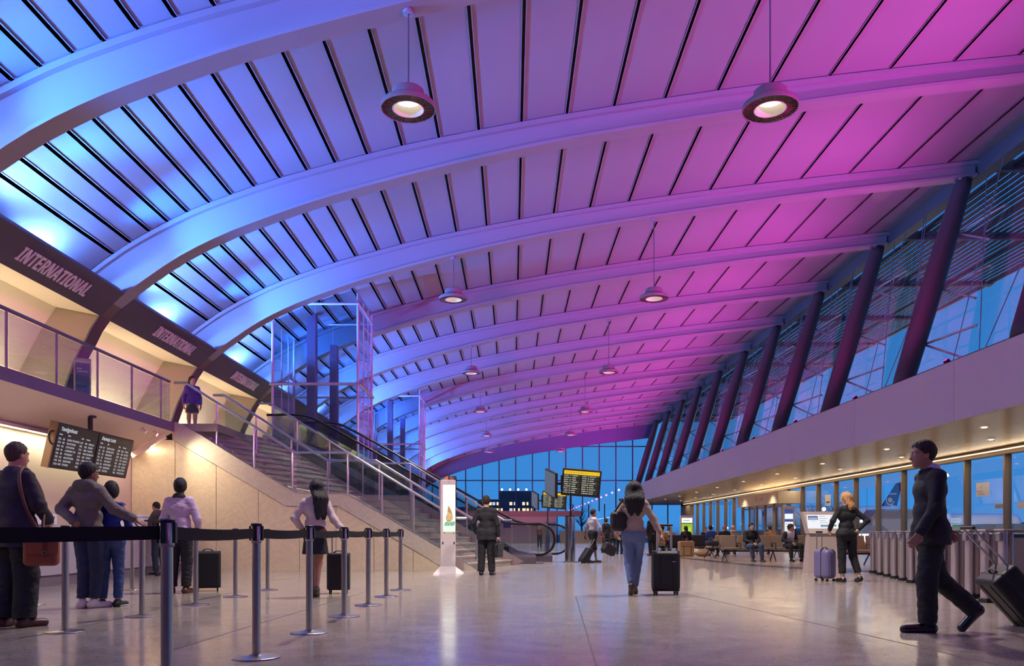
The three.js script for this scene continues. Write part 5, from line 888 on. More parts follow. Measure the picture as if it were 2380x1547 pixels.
    for (const q of ['L', 'R']) { const a = J['kn' + q], b = J['an' + q], e = b.clone().lerp(a, hemY); lc.push(cap(J['hip' + q], a, R(bt.r1 ?? 0.093), R(bt.r2 ?? 0.065)), cap(a, e, R(bt.r2 ?? 0.064), R(bt.r3 ?? 0.052))); }
    const f = blend(lc, 0.028 * s, grow); const ends = ['L', 'R'].map((q) => { const d = J['an' + q].clone().sub(J['kn' + q]).normalize(), e = J['an' + q].clone().lerp(J['kn' + q], hemY); return [d, e]; });
    const hemCut = (x, y, z) => { let m = -9; for (const [d, e] of ends) { const k = (x - e.x) * d.x + (y - e.y) * d.y + (z - e.z) * d.z; const r = Math.hypot(x - e.x, y - e.y, z - e.z); if (r < 0.14 * s) m = Math.max(m, k); } return m; };
    mesh('trousers', [surfaceNets((x, y, z) => Math.max(f(x, y, z) + wr(x, y, z), hemCut(x, y, z)), ...bounds(lc, 0.04), cell)], mat(bt.color, bt.rough ?? 0.8), t);
  }
  // upper garments
  for (const g of [].concat(o.top ?? { name: 'jacket', color: 0x1c1d25 })) {
    const k = (g.grow ?? 0.018) * 0.8 * s, tc = [...torso.slice(0, 4), torso[5]], hem = (g.hem ?? 0.86) * s; if (g.hem === undefined || g.hem < 1.0) tc.push(torso[4], torso[6]);
    if (g.sleeves !== false) for (const q of ['L', 'R']) { const a = J['el' + q], b = J['wr' + q]; tc.push(cap(J['sh' + q], a, R((g.s1 ?? 0.06) - 0.011 - fem * 0.006), R(0.043 - fem * 0.004)), cap(a, a.clone().lerp(b, g.cuff ?? 0.97), R(0.041 - fem * 0.004), R(g.s3 ?? 0.033))); }
    if (g.hood) { tc.push(cap(sh(J.neck, -0.07).add(V(0, 0.02 * s, -0.06 * s)), sh(J.neck, 0.07).add(V(0, 0.02 * s, -0.06 * s)), 0.05 * s), cap(sh(J.neck, -0.085).add(V(0, 0.01 * s, 0.01 * s)), sh(J.neck, -0.05).add(V(0, 0, 0.06 * s)), 0.038 * s), cap(sh(J.neck, 0.085).add(V(0, 0.01 * s, 0.01 * s)), sh(J.neck, 0.05).add(V(0, 0, 0.06 * s)), 0.038 * s)); }
    if (g.collar) tc.push(cap(sh(J.neck, -0.035).add(V(0, 0.015 * s, -0.025 * s)), sh(J.neck, 0.035).add(V(0, 0.015 * s, -0.025 * s)), 0.05 * s));
    if (g.skirt) { const c = J.pelvis.clone().add(V(0, hem - J.pelvis.y, 0)); tc.push(cap(sh(J.pelvis, -0.07, hs), sh(c, -0.075, hs), R(0.118), R(0.124)), cap(sh(J.pelvis, 0.07, hs), sh(c, 0.075, hs), R(0.118), R(0.124))); }
    const f = blend(tc, 0.034 * s, k), wf = fold((g.folds ?? 0.006) * 0.6 * s, 5, 11, 5, rnd() * 80), seat = o.seat ?? -9;
    const neckCut = (x, y, z) => (0.062 * s) - Math.hypot(x - J.neck.x, (z - J.neck.z - 0.02 * s) * 0.9, Math.min(0, y - (J.neck.y - 0.02 * s)) * 1.2);
    mesh(g.name, [surfaceNets((x, y, z) => Math.max(f(x, y, z) + wf(x, y, z), (o.lean ? -9 : hem - y), g.hood || g.collar ? -9 : y > J.neck.y - 0.05 * s ? neckCut(x, y, z) : -9), ...bounds(tc, 0.05), cell)], mat(g.color, g.rough ?? 0.8), t);
  }
  // shoes
  const shoe = o.shoes ?? { color: 0x15110f };
  for (const q of ['L', 'R']) {
    const fc = foot(q), a = J['an' + q], d = J['to' + q].clone().sub(a), up = J['kn' + q].clone().sub(a).normalize(), topC = (shoe.high ?? 0.02) * s;
    const f = blend(fc, 0.03 * s, 0.009 * s), ground = -0.0;
    const m = mesh('shoe', [surfaceNets((x, y, z) => Math.max(f(x, y, z), (x - a.x) * up.x + (y - a.y) * up.y + (z - a.z) * up.z - topC, o.lift ? -9 : 0.001 - y), ...bounds(fc, 0.03), far ? 0.014 : 0.008)], mat(shoe.color, shoe.rough ?? 0.45), t);
    if (shoe.sole) { const g = fc[0], b0 = g.a.clone(), b1 = g.b.clone(); b0.y = Math.min(b0.y, b0.y) ; mesh('sole', [surfaceNets((x, y, z) => Math.max(capD(g, x, y, z) - 0.013 * s, y - 0.024 * s - Math.min(b0.y, b1.y) + 0.03 * s, o.lift ? -9 : 0.0005 - y), ...bounds([g], 0.03), 0.008)], mat(shoe.sole, 0.6), m); }
  }
  // hair
  const hr = o.hair;
  if (hr) {
    const lum = fold((hr.rough ?? 0.003), 30, 8, 30, rnd() * 40), th = hr.thick ?? 0.012, line = hr.line ?? -0.007;
    const fn = (x, y, z) => {
      let d = skull(x, y, z) - th; d = Math.max(d, -(y - 0.97 * z - line) / 1.39);
      if (hr.bob) { const b = ell(x, y, z, [0, -0.01, -0.03], [0.094, 0.11, 0.098]); d = smin(d, Math.max(b, z * 1.0 - 0.035 - Math.max(0, y) * 0.8, -y - 0.1), 0.02); }
      if (hr.long) { const L = hr.long, k = Math.max(0, Math.min(1, (0.05 - y) / L)), hw = (hr.width ?? 0.088) * (1 + 0.12 * Math.sin(k * 3)) * (1 - 0.35 * k * k), dr = Math.max(0, Math.min(1, (0.03 - y) / 0.2)), cz = -0.045 - (hr.back ?? 0.1) * dr * dr * (3 - 2 * dr); const ty = Math.max(0, y) / 0.115, tp = Math.sqrt(Math.max(0.02, 1 - ty * ty)); const b = Math.max((Math.hypot(x / (hw * (0.82 + 0.18 * dr) * tp), (z - cz) / ((0.07 - 0.03 * k) * tp)) - 1) * 0.05, -y - L + 0.05 + 0.03 * Math.cos(x * 60), y - 0.115); d = smin(d, b, 0.05); d = Math.max(d, z - 0.05 - Math.max(0, y - 0.03) * 1.1); }
      return d + lum(x, y, z);
    };
    const c = J.head, r = (hr.long ? 0.16 : 0.15) * s, lowY = hr.long ? c.y - (hr.long + 0.02) * s : c.y - r, f = inHead(fn);
    mesh('hair', [surfaceNets(f, [c.x - r - 0.06, lowY, c.z - r - 0.1], [c.x + r + 0.06, c.y + r, c.z + r], far ? 0.014 : 0.008)], mat(hr.color, 0.75), t);
  }
  t.userData.joints = J; // used below to hang bags on hands and shoulders
  return t;
}
const jointWorld = (p, k) => p.userData.joints[k].clone().applyAxisAngle(UP, p.rotation.y).add(p.position);

// ---------- luggage ----------
function suitcase(label, pos, turn, o) {
  const t = thing('suitcase', label, 'suitcase', pos, turn, 'suitcases'), { w = 0.4, h = 0.58, d = 0.24, color = 0x16161a, up = 0.5 } = o, m = mat(color, o.rough ?? 0.55), g = new THREE.Group();
  const put = (name, geo, mm) => mesh(name, geo.map((q) => q.rotateX(o.tilt ?? 0)), mm, t), dark = mat(0x101014, 0.5), al = mat(o.rail ?? 0xb4b4ba, 0.3, 0.9), y0 = 0.055;
  put('shell', [rbox(w, h, d, 0, y0 + h / 2, 0, o.round ?? 0.05, 4)], m);
  for (const k of [-1, 1]) put('rib', [rbox(0.03, h * 0.86, 0.012, k * w * 0.22, y0 + h / 2, d / 2 + 0.001, 0.005, 1)], m);
  put('zip_band', [rbox(w + 0.006, h + 0.006, 0.02, 0, y0 + h / 2, 0.02, 0.04, 3)], dark);
  if (o.pocket) put('front_pocket', [rbox(w * 0.82, h * 0.42, 0.05, 0, y0 + h * 0.27, d / 2 + 0.02, 0.03, 2)], m);
  put('carry_handle', [new THREE.TorusGeometry(0.06, 0.012, 8, 16, Math.PI).scale(1.2, 0.6, 1).translate(0, y0 + h, 0)], dark);
  if (up > 0.02) for (const k of [-1, 1]) put('pull_rail', [rod(V(k * w * 0.26, y0 + h - 0.05, -d * 0.36), V(k * w * 0.26, y0 + h + up, -d * 0.36), o.rr ?? 0.011)], al);
  if (up > 0.02) put('grip', [rbox(w * 0.64, 0.035, 0.035, 0, y0 + h + up, -d * 0.36, 0.015, 2)], dark);
  for (const x of [-1, 1]) for (const z of [-1, 1]) put('wheel', [new THREE.CylinderGeometry(0.028, 0.028, 0.024, 14).rotateZ(Math.PI / 2).translate(x * (w / 2 - 0.05), 0.029, z * (d / 2 - 0.05))], dark);
  if (o.badge) put('badge', [box(0.06, 0.012, 0.004, w * 0.22, y0 + h * 0.74, d / 2 + 0.012)], mat(0xb8b8bc, 0.3, 0.8));
  return t;
}
const PI = Math.PI, P = floorAt;
// man with satchel, far left
{
  const pos = P(36, 1455); pos.y = 0;
  const m = person('man in a dark suit jacket with a brown shoulder satchel at the left edge', pos, PI - 0.35, { H: 1.86, build: 1.16, skin: 0xc08c70, look: -0.05, J: { elR: [-0.27, 1.16, 0.02], wrR: [-0.16, 1.02, 0.22], knR: [-0.12, 0.5, 0.02], anR: [-0.14, 0.085, -0.02], toR: [-0.19, 0.03, 0.15], toL: [0.13, 0.03, 0.17] }, top: { name: 'jacket', color: 0x2b2631, hem: 0.76, skirt: true, grow: 0.02, collar: false }, bottom: { color: 0x14151b, r1: 0.1, r2: 0.085, r3: 0.078, hem: 0.0 }, shoes: { color: 0x4a1f18, rough: 0.35 }, hair: { color: 0x4a3c30, thick: 0.008, line: -0.004 }, curlR: 0.9 });
  const b = thing('satchel', 'worn brown leather satchel hanging at the hip of the man at the left edge', 'bag', pos.clone().add(V(0.36, 0.62, 0.16)), 0.28), lea = mat(0x8a4326, 0.45), leaD = mat(0x5d2a1a, 0.5);
  mesh('pouch', [rbox(0.32, 0.34, 0.13, 0, 0.17, 0, 0.05, 3)], lea, b); mesh('flap', [rbox(0.3, 0.24, 0.03, 0.02, 0.24, 0.07, 0.014, 2)], lea, b); mesh('buckle_strap', [rbox(0.035, 0.22, 0.012, 0.05, 0.2, 0.09, 0.005, 1)], leaD, b); mesh('buckle', [new THREE.TorusGeometry(0.02, 0.004, 6, 12).translate(0.05, 0.13, 0.1)], mat(0x9a8a70, 0.3, 0.9), b);
  const sx = pos.x; // shoulder strap from the satchel over the near shoulder
  const s0 = V(-0.02, 0.33, 0.02), pts = [s0, V(-0.14, 0.6, 0.015), V(-0.2, 0.83, -0.02), V(-0.215, 0.955, -0.11), V(-0.2, 0.985, -0.2), V(-0.16, 0.93, -0.28), V(-0.06, 0.7, -0.28), V(0.0, 0.36, -0.04)];
  mesh('shoulder_strap', [new THREE.TubeGeometry(new THREE.CatmullRomCurve3(pts), 60, 0.017, 6)], leaD, b);
}
// couple
person('man in a grey hoodie and dark jeans with one hand behind his back', P(205, 1412), PI - 0.12, { H: 1.83, skin: 0x7a5140, look: -0.5, J: { elL: [0.27, 1.2, -0.12], wrL: [0.05, 1.05, -0.2], elR: [-0.36, 1.2, -0.04], wrR: [-0.58, 1.08, 0.02], knL: [0.06, 0.5, 0.02], anL: [0.05, 0.085, -0.04], toL: [0.06, 0.03, 0.14], knR: [-0.1, 0.5, 0.03], anR: [-0.08, 0.085, 0.0], toR: [-0.17, 0.03, 0.16] }, top: { name: 'hoodie', color: 0x5d5450, hem: 0.98, hood: true, grow: 0.026, s1: 0.07, folds: 0.009 }, bottom: { color: 0x1c2740, hem: 0.08, r2: 0.068 }, shoes: { color: 0xd8d0c8, rough: 0.6, high: 0.03 }, hair: { color: 0x0c0a0a, thick: 0.016 }, palmL: [0, 0, -1], palmR: [0, -1, 0.4], curlL: 0.7, curlR: 0.25 });
person('woman in a royal blue top and blue jeans beside the man in the hoodie', P(258, 1409), PI + 0.05, { H: 1.6, fem: true, skin: 0xc2967c, look: 0.1, J: { toL: [0.2, 0.03, 0.13], anL: [0.11, 0.085, -0.02], toR: [-0.14, 0.03, 0.15], elL: [0.22, 1.14, 0.06], wrL: [0.12, 1.05, 0.22], elR: [-0.22, 1.14, 0.06], wrR: [-0.1, 1.05, 0.22] }, top: { name: 'top', color: 0x14207c, hem: 0.99, grow: 0.01, cuff: 0.9 }, bottom: { color: 0x33496e, r1: 0.092, r2: 0.06, r3: 0.05, hem: 0.08 }, shoes: { color: 0x15151a, sole: 0xd8d4d0, rough: 0.7 }, hair: { color: 0x0b0909, bob: true, thick: 0.02, line: -0.06 } });
// man with backpack at the counter
{
  const m = person('man in a dark hooded jacket with a backpack at the far counter end', P(370, 1337), -PI / 2 - 0.45, { H: 1.68, far: 1, skin: 0xb5866a, nod: 0.25, J: { head: [0, 1.6, 0.1], neck: [0, 1.45, 0.06], chest: [0, 1.29, 0.03], elL: [0.24, 1.16, 0.1], wrL: [0.16, 1.06, 0.28], elR: [-0.24, 1.16, 0.1], wrR: [-0.16, 1.06, 0.28] }, top: { name: 'jacket', color: 0x3a3230, hem: 0.9, hood: true, grow: 0.022 }, bottom: { color: 0x1b2233 }, shoes: { color: 0x161416, sole: 0xcfc8c0 }, hair: { color: 0x14100e, thick: 0.006, line: 0.01 } });
  const b = thing('backpack', 'dark backpack worn by the man leaning at the far counter end', 'bag', m.position.clone().add(V(0.19, 0.98, 0.03)), m.rotation.y); mesh('pack', [rbox(0.3, 0.46, 0.16, 0, 0.22, 0, 0.06, 3)], mat(0x2c2426, 0.7), b); mesh('front_pocket', [rbox(0.24, 0.22, 0.05, 0, 0.14, -0.1, 0.02, 2)], mat(0x33292b, 0.7), b);
}
// man in lilac shirt with suitcase
person('man in a pale lilac shirt and black trousers seen from behind at the queue', P(418, 1378), PI + 0.08, { H: 1.8, skin: 0xb98d70, look: 0.2, J: { elL: [0.25, 1.15, 0.02], wrL: [0.23, 0.97, 0.2], elR: [-0.26, 1.14, 0.0], wrR: [-0.24, 0.95, 0.16], anL: [0.11, 0.085, -0.02], toL: [0.16, 0.03, 0.15], anR: [-0.1, 0.085, -0.02], toR: [-0.12, 0.03, 0.17] }, top: [{ name: 'shirt', color: 0xb4a2bc, hem: 0.96, grow: 0.02, folds: 0.009, s1: 0.068 }, { name: 'collar', color: 0x1a1a20, hem: 1.46, sleeves: false, collar: true, grow: 0.012, folds: 0.001 }], bottom: { color: 0x12141c, r2: 0.07, r3: 0.06 }, shoes: { color: 0x4a2a1e }, hair: { color: 0x0a0809, thick: 0.02, line: -0.025 } });
suitcase('black upright suitcase with maroon trim beside the man in the lilac shirt', P(483, 1373), PI + 0.35, { w: 0.4, h: 0.6, d: 0.28, color: 0x121217, up: 0, pocket: true, rough: 0.8 });
// woman on the stairs
person('woman in a violet sweater and short skirt at the top of the stairs', V(-9.2, MEZZ, -22.9), 0.5, { H: 1.68, fem: true, far: 1, skin: 0xb38c78, look: 0.6, J: { anL: [0.06, 0.085, 0.1], knL: [0.07, 0.5, 0.08], toL: [0.07, 0.03, 0.27], anR: [-0.06, 0.085, -0.1], toR: [-0.06, 0.03, 0.06] }, top: { name: 'sweater', color: 0x4a2a86, hem: 0.92, grow: 0.022 }, bottom: { skirt: true, hem: 0.66, color: 0x33303a }, shoes: { color: 0x18161a }, hair: { color: 0x2c1c18, long: 0.26 } });
// woman with long black hair pulling a case
{
  const p = P(733, 1386), m = person('woman with very long black hair, pale blouse and black skirt pulling a black case', p, PI + 0.2, { H: 1.74, fem: true, skin: 0x9a6a54, look: 0.55, lift: true, J: { elL: [0.3, 1.18, -0.06], wrL: [0.2, 1.0, 0.08], elR: [-0.27, 1.16, -0.1], wrR: [-0.42, 0.98, -0.2], hipR: [-0.08, 0.92, 0], knR: [-0.04, 0.5, 0.04], anR: [-0.02, 0.13, -0.1], toR: [-0.03, 0.03, 0.02], heelR: -0.02, knL: [0.04, 0.5, 0.1], anL: [0.02, 0.085, 0.14], toL: [0.02, 0.03, 0.3] }, top: { name: 'blouse', color: 0xb9aaa8, hem: 1.02, grow: 0.022, folds: 0.008, s1: 0.06 }, bottom: { skirt: true, hem: 0.64, color: 0x121218 }, shoes: { color: 0x4e3a28, high: 0.04 }, hair: { color: 0x0b090b, long: 0.5, width: 0.125, back: 0.115 }, curlR: 1.2 });
}
suitcase('black hard suitcase with raised pull handle beside the long-haired woman', P(787, 1378), PI + 0.1, { w: 0.35, h: 0.58, d: 0.24, color: 0x0f0f13, up: 0.33, round: 0.04 });
// man in black suit with briefcase
{
  const p = P(1130, 1336), m = person('man in a black suit seen from behind holding a black briefcase', p, PI - 0.06, { H: 1.8, skin: 0xb98a70, J: { elL: [0.28, 1.16, -0.05], wrL: [0.21, 0.93, 0.06], elR: [-0.25, 1.13, -0.02], wrR: [-0.27, 0.87, 0.02], anL: [0.11, 0.085, -0.02], toL: [0.14, 0.03, 0.16], anR: [-0.13, 0.085, -0.02], toR: [-0.16, 0.03, 0.16] }, top: { name: 'jacket', color: 0x15151b, hem: 0.78, skirt: true, grow: 0.02 }, bottom: { color: 0x111117, r2: 0.074, r3: 0.066, hem: 0 }, shoes: { color: 0x0d0d10, rough: 0.3 }, hair: { color: 0x2a1c14, thick: 0.011 }, curlR: 1.25 });
  const h = jointWorld(m, 'wrR'), b = thing('briefcase', 'soft black briefcase in the hand of the man in the black suit', 'bag', V(h.x, h.y - 0.5, h.z), 1.2), k = mat(0x101014, 0.5); mesh('case', [rbox(0.38, 0.33, 0.1, 0, 0.17, 0, 0.04, 3)], k, b); mesh('flap', [rbox(0.36, 0.16, 0.02, 0, 0.25, 0.055, 0.01, 1)], k, b); mesh('handle', [new THREE.TorusGeometry(0.07, 0.011, 8, 18, PI).scale(1, 0.85, 1).translate(0, 0.33, 0)], k, b);
}
// woman in jeans with suitcase
{
  const p = P(1473, 1382), m = person('woman in a beige sweater and jeans walking away with a black suitcase', p, PI - 0.05, { H: 1.74, fem: true, skin: 0xb0826a, lift: true, J: { elL: [0.27, 1.15, -0.02], wrL: [0.25, 0.98, 0.14], elR: [-0.3, 1.16, -0.04], wrR: [-0.4, 0.93, -0.1], hipL: [0.09, 0.92, 0], knL: [0.08, 0.5, -0.02], anL: [0.05, 0.16, -0.16], toL: [0.05, 0.03, -0.05], heelL: -0.01, knR: [-0.07, 0.5, 0.12], anR: [-0.03, 0.085, 0.16], toR: [-0.04, 0.03, 0.32] }, top: { name: 'sweater', color: 0xa08e7c, hem: 0.99, grow: 0.022, folds: 0.008 }, bottom: { color: 0x5a6c90, r1: 0.09, r2: 0.06, r3: 0.046, hem: 0.1, grow: 0.009 }, shoes: { color: 0x3e2c22, high: 0.05 }, hair: { color: 0x0d090a, long: 0.44, width: 0.15, back: 0.115 }, curlR: 1.2 });
  const sh = jointWorld(m, 'shL'), b = thing('shoulder_bag', 'black shoulder bag on the left side of the woman in jeans', 'bag', V(sh.x - 0.07, 0.98, sh.z + 0.06), 0.5), k = mat(0x121216, 0.6); mesh('bag_body', [rbox(0.3, 0.3, 0.14, 0, 0.15, 0, 0.06, 3)], k, b); mesh('shoulder_strap', polyPipe([V(-0.1, 0.28, 0), V(0.03, sh.y - 0.98 + 0.07, 0.05), V(0.07, sh.y - 0.98 + 0.075, -0.08), V(0.1, 0.28, -0.03)], 0.016, 8), k, b);
}
suitcase('black suitcase with tall white pull handle pulled by the woman in jeans', P(1547, 1381), PI + 0.04 + PI, { w: 0.42, h: 0.62, d: 0.26, color: 0x111115, up: 0.4, rail: 0xd8d6da, rr: 0.017, badge: true, pocket: false, round: 0.07 });
// blonde woman at the kiosk with grey case
person('blonde woman in a black suit with cropped trousers standing at the ticket kiosk', P(1967, 1352), PI + 0.12, { H: 1.74, fem: true, skin: 0xc79a80, look: 0.55, J: { elL: [0.29, 1.2, -0.02], wrL: [0.27, 1.02, 0.14], elR: [-0.37, 1.2, -0.12], wrR: [-0.19, 1.03, -0.1], knL: [0.08, 0.5, 0.02], anL: [0.08, 0.085, 0.0], toL: [0.1, 0.03, 0.15], knR: [-0.16, 0.5, 0.04], anR: [-0.24, 0.11, -0.06], toR: [-0.25, 0.03, 0.07], hipR: [-0.1, 0.92, 0] }, top: { name: 'jacket', color: 0x121217, hem: 0.92, grow: 0.016, skirt: true, cuff: 0.9 }, bottom: { color: 0x101014, r1: 0.092, r2: 0.064, r3: 0.056, hem: 0.2 }, shoes: { color: 0x24181a, high: 0.0, rough: 0.3 }, hair: { color: 0xb98a56, long: 0.25, width: 0.125, back: 0.075, rough: 0.006 }, curlL: 1.1, curlR: 0.8 });
suitcase('violet grey hard-shell suitcase standing beside the blonde woman', P(1917, 1350), 0.55, { w: 0.3, h: 0.58, d: 0.36, color: 0x6a6288, up: 0.34, round: 0.08, rough: 0.35 });
// big man striding left in the right foreground
person('tall man in a dark suit striding left in the right foreground', P(2160, 1468), -PI / 2 - 0.1, { H: 1.83, skin: 0x9c705c, lift: true, J: { head: [0, 1.625, 0.06], neck: [0, 1.47, 0.0], hipL: [0.09, 0.92, 0], knL: [0.08, 0.5, 0.05], anL: [0.06, 0.085, 0.04], toL: [0.06, 0.03, 0.24], knR: [-0.08, 0.5, -0.1], anR: [-0.07, 0.2, -0.42], toR: [-0.08, 0.035, -0.32], heelR: 0.0, elL: [0.23, 1.13, 0.04], wrL: [0.22, 0.92, 0.16], elR: [-0.24, 1.13, -0.1], wrR: [-0.25, 0.93, -0.26] }, top: [{ name: 'shirt', color: 0xb9bcc8, hem: 1.3, sleeves: false, collar: true, grow: 0.008, folds: 0.001 }, { name: 'jacket', color: 0x17161b, hem: 0.8, skirt: true, grow: 0.022 }], bottom: { color: 0x111116, r1: 0.1, r2: 0.078, r3: 0.068, hem: 0.0 }, shoes: { color: 0x0e0e11, rough: 0.25 }, hair: { color: 0x2a1c16, thick: 0.012 }, curlR: 1.2 });
suitcase('black wheeled case trailing at an angle at the right edge', V(5.35, 0, -8.0), -PI / 2 - 0.1, { w: 0.44, h: 0.68, d: 0.3, color: 0x0f0f13, up: 0.5, tilt: 0.72, rough: 0.5 });
// man with bags in the middle distance
{
  const p = P(1378, 1307), m = person('man in a pale shirt and black shorts hurrying right with two dark bags', p, PI / 2 + 0.5, { H: 1.74, far: 1, skin: 0x9c7058, J: { elL: [0.24, 1.15, -0.1], wrL: [0.26, 0.92, -0.12], elR: [-0.25, 1.14, 0.1], wrR: [-0.27, 0.92, 0.2], knL: [0.1, 0.5, 0.14], anL: [0.1, 0.085, 0.2], toL: [0.1, 0.03, 0.38], knR: [-0.1, 0.5, -0.08], anR: [-0.1, 0.1, -0.22], toR: [-0.1, 0.03, -0.05] }, top: { name: 'shirt', color: 0xb2a8b4, hem: 1.0, cuff: 0.35 }, bottom: { color: 0x15151a, hem: 0.75 }, shoes: { color: 0x3c2c28 }, hair: { color: 0x241812, thick: 0.01 } });
  const b = thing('holdall', 'dark holdall carried in front by the man in the pale shirt', 'bag', V(p.x + 0.42, 0.3, p.z + 0.35), 0.5); mesh('bag_body', [rbox(0.5, 0.34, 0.26, 0, 0.17, 0, 0.08, 3).rotateZ(-0.45)], mat(0x231a20, 0.7), b); mesh('handle', [new THREE.TorusGeometry(0.11, 0.014, 8, 16, PI).translate(0, 0.36, 0)], blackish, b);
  suitcase('small dark case trailing behind the man in the pale shirt', V(p.x - 0.42, 0, p.z + 0.42), PI / 2 + 0.3, { w: 0.36, h: 0.5, d: 0.22, color: 0x17151a, up: 0.32, tilt: 0.6 });
}
// ---------- seated people ----------
const sitJ = (o = {}) => ({ head: [0, 1.17, 0.02], neck: [0, 1.02, -0.05], chest: [0, 0.86, -0.06], waist: [0, 0.66, -0.07], pelvis: [0, 0.52, -0.06], shL: [0.175, 0.96, -0.05], shR: [-0.175, 0.96, -0.05], elL: [0.25, 0.72, 0.04], elR: [-0.25, 0.72, 0.04], wrL: [0.07, 0.63, 0.26], wrR: [-0.07, 0.63, 0.26], hipL: [0.1, 0.52, -0.02], hipR: [-0.1, 0.52, -0.02], knL: [0.17, 0.53, 0.38], knR: [-0.17, 0.53, 0.38], anL: [0.16, 0.085, 0.42], anR: [-0.16, 0.085, 0.42], toL: [0.18, 0.03, 0.6], toR: [-0.18, 0.03, 0.6], ...o });
const sit = (label, px, D, turn, o) => person(label, onFloor(px, D), turn, { J: sitJ(o.J), lean: true, lift: true, palmL: [0, 0, -1], palmR: [0, 0, -1], ...o, J: sitJ(o.J) });
sit('bearded man in a dark jacket, scarf and jeans seated with his hands together', 1746, 27.1, 0.15, { far: 1, skin: 0xb58a70, top: [{ name: 'shirt', color: 0x1d1d22, sleeves: false, collar: true, grow: 0.014, hem: 0.5 }, { name: 'jacket', color: 0x1a181a, hem: 0.5, grow: 0.03, s1: 0.072 }], bottom: { color: 0x3c4a60, r1: 0.1, r2: 0.076 }, shoes: { color: 0x33343c }, hair: { color: 0x120d0b, thick: 0.016 }, J: { anR: [-0.1, 0.085, 0.36], toR: [-0.12, 0.03, 0.54], anL: [0.2, 0.085, 0.4] } });
sit('man in a dark suit and white shirt seated leaning forward, looking right', 1834, 27.2, 0.2, { far: 1, skin: 0xb48468, look: 0.9, top: [{ name: 'shirt', color: 0xd0cac6, sleeves: false, collar: true, grow: 0.026, hem: 0.5 }, { name: 'jacket', color: 0x1b1c24, hem: 0.5, grow: 0.02, s1: 0.07 }], bottom: { color: 0x14151b, r1: 0.1, r2: 0.072 }, shoes: { color: 0x161214 }, hair: { color: 0x1a1210, thick: 0.014 }, J: { head: [0, 1.14, 0.12], neck: [0, 1.0, 0.05], chest: [0, 0.85, 0.0], shL: [0.175, 0.94, 0.05], shR: [-0.175, 0.94, 0.05], knL: [0.22, 0.53, 0.38], anL: [0.24, 0.085, 0.4], toL: [0.3, 0.03, 0.56] } });
sit('person in a mustard jacket seated beyond the walking woman', 1539, 35.2, PI - 0.6, { far: 2, top: { name: 'jacket', color: 0xb08a54, hem: 0.5, grow: 0.03 }, bottom: { color: 0x1b1d26 }, hair: { color: 0x2b1e18, thick: 0.02 } });
sit('brown-haired person in a cream coat seated with back to the camera', 1556, 36, PI + 0.2, { far: 2, top: { name: 'coat', color: 0xb09b80, hem: 0.5, grow: 0.03 }, bottom: { color: 0x2b2b33 }, hair: { color: 0x3a2418, long: 0.2 } });
sit('person in a black coat with long dark hair seated before the lime green totem', 1594, 36.5, PI, { far: 2, top: { name: 'coat', color: 0x15141a, hem: 0.5, grow: 0.03 }, bottom: { color: 0x15141a }, hair: { color: 0x120d0d, long: 0.28 } });
sit('smiling person in a dark top seated facing the camera near the windows', 1640, 43, 0.3, { far: 2, top: { name: 'top', color: 0x22222a, hem: 0.5 }, bottom: { color: 0x22242e }, hair: { color: 0x7c5a38, thick: 0.014 } });
sit('dark-haired person in a blue jacket seated with back to the camera', 1652, 34, PI + 0.25, { far: 2, top: { name: 'jacket', color: 0x2c4a80, hem: 0.5, grow: 0.03 }, bottom: { color: 0x1a1c26 }, hair: { color: 0x0f0c0c, thick: 0.016 } });
sit('bald person in a dark coat seated with back to the camera', 1683, 33.5, PI, { far: 2, skin: 0xa87452, top: { name: 'coat', color: 0x1d1a1c, hem: 0.45, grow: 0.035 }, bottom: { color: 0x17171c } });
sit('blonde person in a beige hooded coat seated with back to the camera', 1704, 36.6, PI - 0.1, { far: 2, top: { name: 'coat', color: 0xa89878, hem: 0.5, grow: 0.035, hood: true }, bottom: { color: 0x2a2a30 }, hair: { color: 0xc2a06c, thick: 0.024, bob: true } });
sit('person in a tan jacket seated behind the two seated men', 1790, 36.8, PI + 0.2, { far: 2, top: { name: 'jacket', color: 0xb0803c, hem: 0.5, grow: 0.03 }, bottom: { color: 0x2c2c34 }, hair: { color: 0x3a2a1e, thick: 0.012 } });
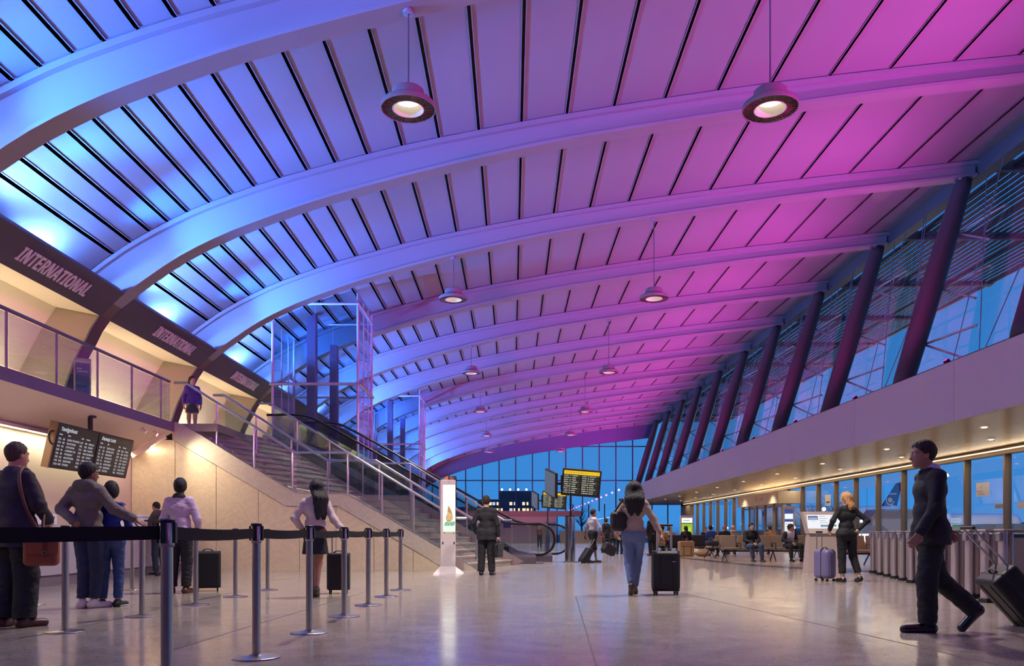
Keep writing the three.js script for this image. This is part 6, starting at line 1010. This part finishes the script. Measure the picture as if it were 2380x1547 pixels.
// standing people far down the hall
const stand = (label, px, py, turn, o) => person(label, P(px, py), turn, { far: 2, ...o });
stand('distant person in black standing left of the walking woman', 1408, 1284, PI + 0.6, { H: 1.72, top: { name: 'coat', color: 0x15141a, hem: 0.8, skirt: true }, bottom: { color: 0x15141a }, hair: { color: 0x1a1210, bob: true } });
stand('distant brown-haired woman in a dark coat standing near the windows', 1424, 1281, PI, { H: 1.68, fem: true, top: { name: 'coat', color: 0x241f24, hem: 0.7, skirt: true }, bottom: { color: 0x18181e }, hair: { color: 0x55361f, long: 0.24 } });
stand('distant person in a lilac top standing behind the walking woman', 1440, 1287, PI - 0.4, { H: 1.7, top: { name: 'top', color: 0x9a86a8, hem: 0.9 }, bottom: { color: 0x1c1e28 }, hair: { color: 0x201612, thick: 0.014 } });
stand('person in a black coat standing right behind the walking woman', 1516, 1291, PI + 0.3, { H: 1.78, top: { name: 'coat', color: 0x131217, hem: 0.62, skirt: true, grow: 0.03 }, bottom: { color: 0x121216 }, hair: { color: 0x2b1c14, thick: 0.02, bob: true } });
stand('distant small figure beyond the escalator loop', 1254, 1272, 0, { H: 1.6, top: { name: 'top', color: 0x6a4038, hem: 0.9 }, bottom: { color: 0x24242c }, hair: { color: 0x14100e, thick: 0.014 } });
// bags on the floor of the waiting area
{
  const t = thing('canvas_holdall', 'tan canvas holdall standing on the floor between the black seats', 'bag', onFloor(1594, 32.6), 0.2), c = mat(0x9a7a4e, 0.75); mesh('bag_body', [rbox(0.62, 0.62, 0.34, 0, 0.33, 0, 0.06, 3)], c, t); mesh('flap', [rbox(0.6, 0.2, 0.05, 0, 0.52, 0.17, 0.02, 2)], mat(0x86683f, 0.7), t); for (const x of [-0.16, 0.16]) mesh('strap', [rbox(0.04, 0.5, 0.012, x, 0.33, 0.178, 0.004, 1)], mat(0x5c452a, 0.6), t);
  const b = thing('floor_bag', 'pale canvas bag slumped on the floor beside the single tan seat', 'bag', onFloor(1632, 33.2), 0.4); mesh('bag_body', [new THREE.SphereGeometry(0.3, 20, 12).scale(1.3, 0.55, 0.8).translate(0, 0.16, 0)], mat(0xb89d76, 0.8), b); mesh('handle', [new THREE.TorusGeometry(0.12, 0.015, 8, 16, PI).translate(0, 0.3, 0)], mat(0x6e5638, 0.7), b);
  const k = thing('dark_holdall', 'dark holdall draped on the single tan seat', 'bag', onFloor(1655, 30.2).setY(0.48), 0.3); mesh('bag_body', [rbox(0.5, 0.2, 0.3, 0, 0.1, 0, 0.08, 3)], mat(0x1a1a22, 0.7), k); mesh('strap', [new THREE.TorusGeometry(0.14, 0.014, 8, 16, PI).translate(0, 0.18, 0)], blackish, k);
}
scene.traverse((o) => { if (o.isMesh) { o.castShadow = true; o.receiveShadow = true; } if (o.isSpotLight || o.isPointLight) o.castShadow = true; });
renderer.render(scene, camera);
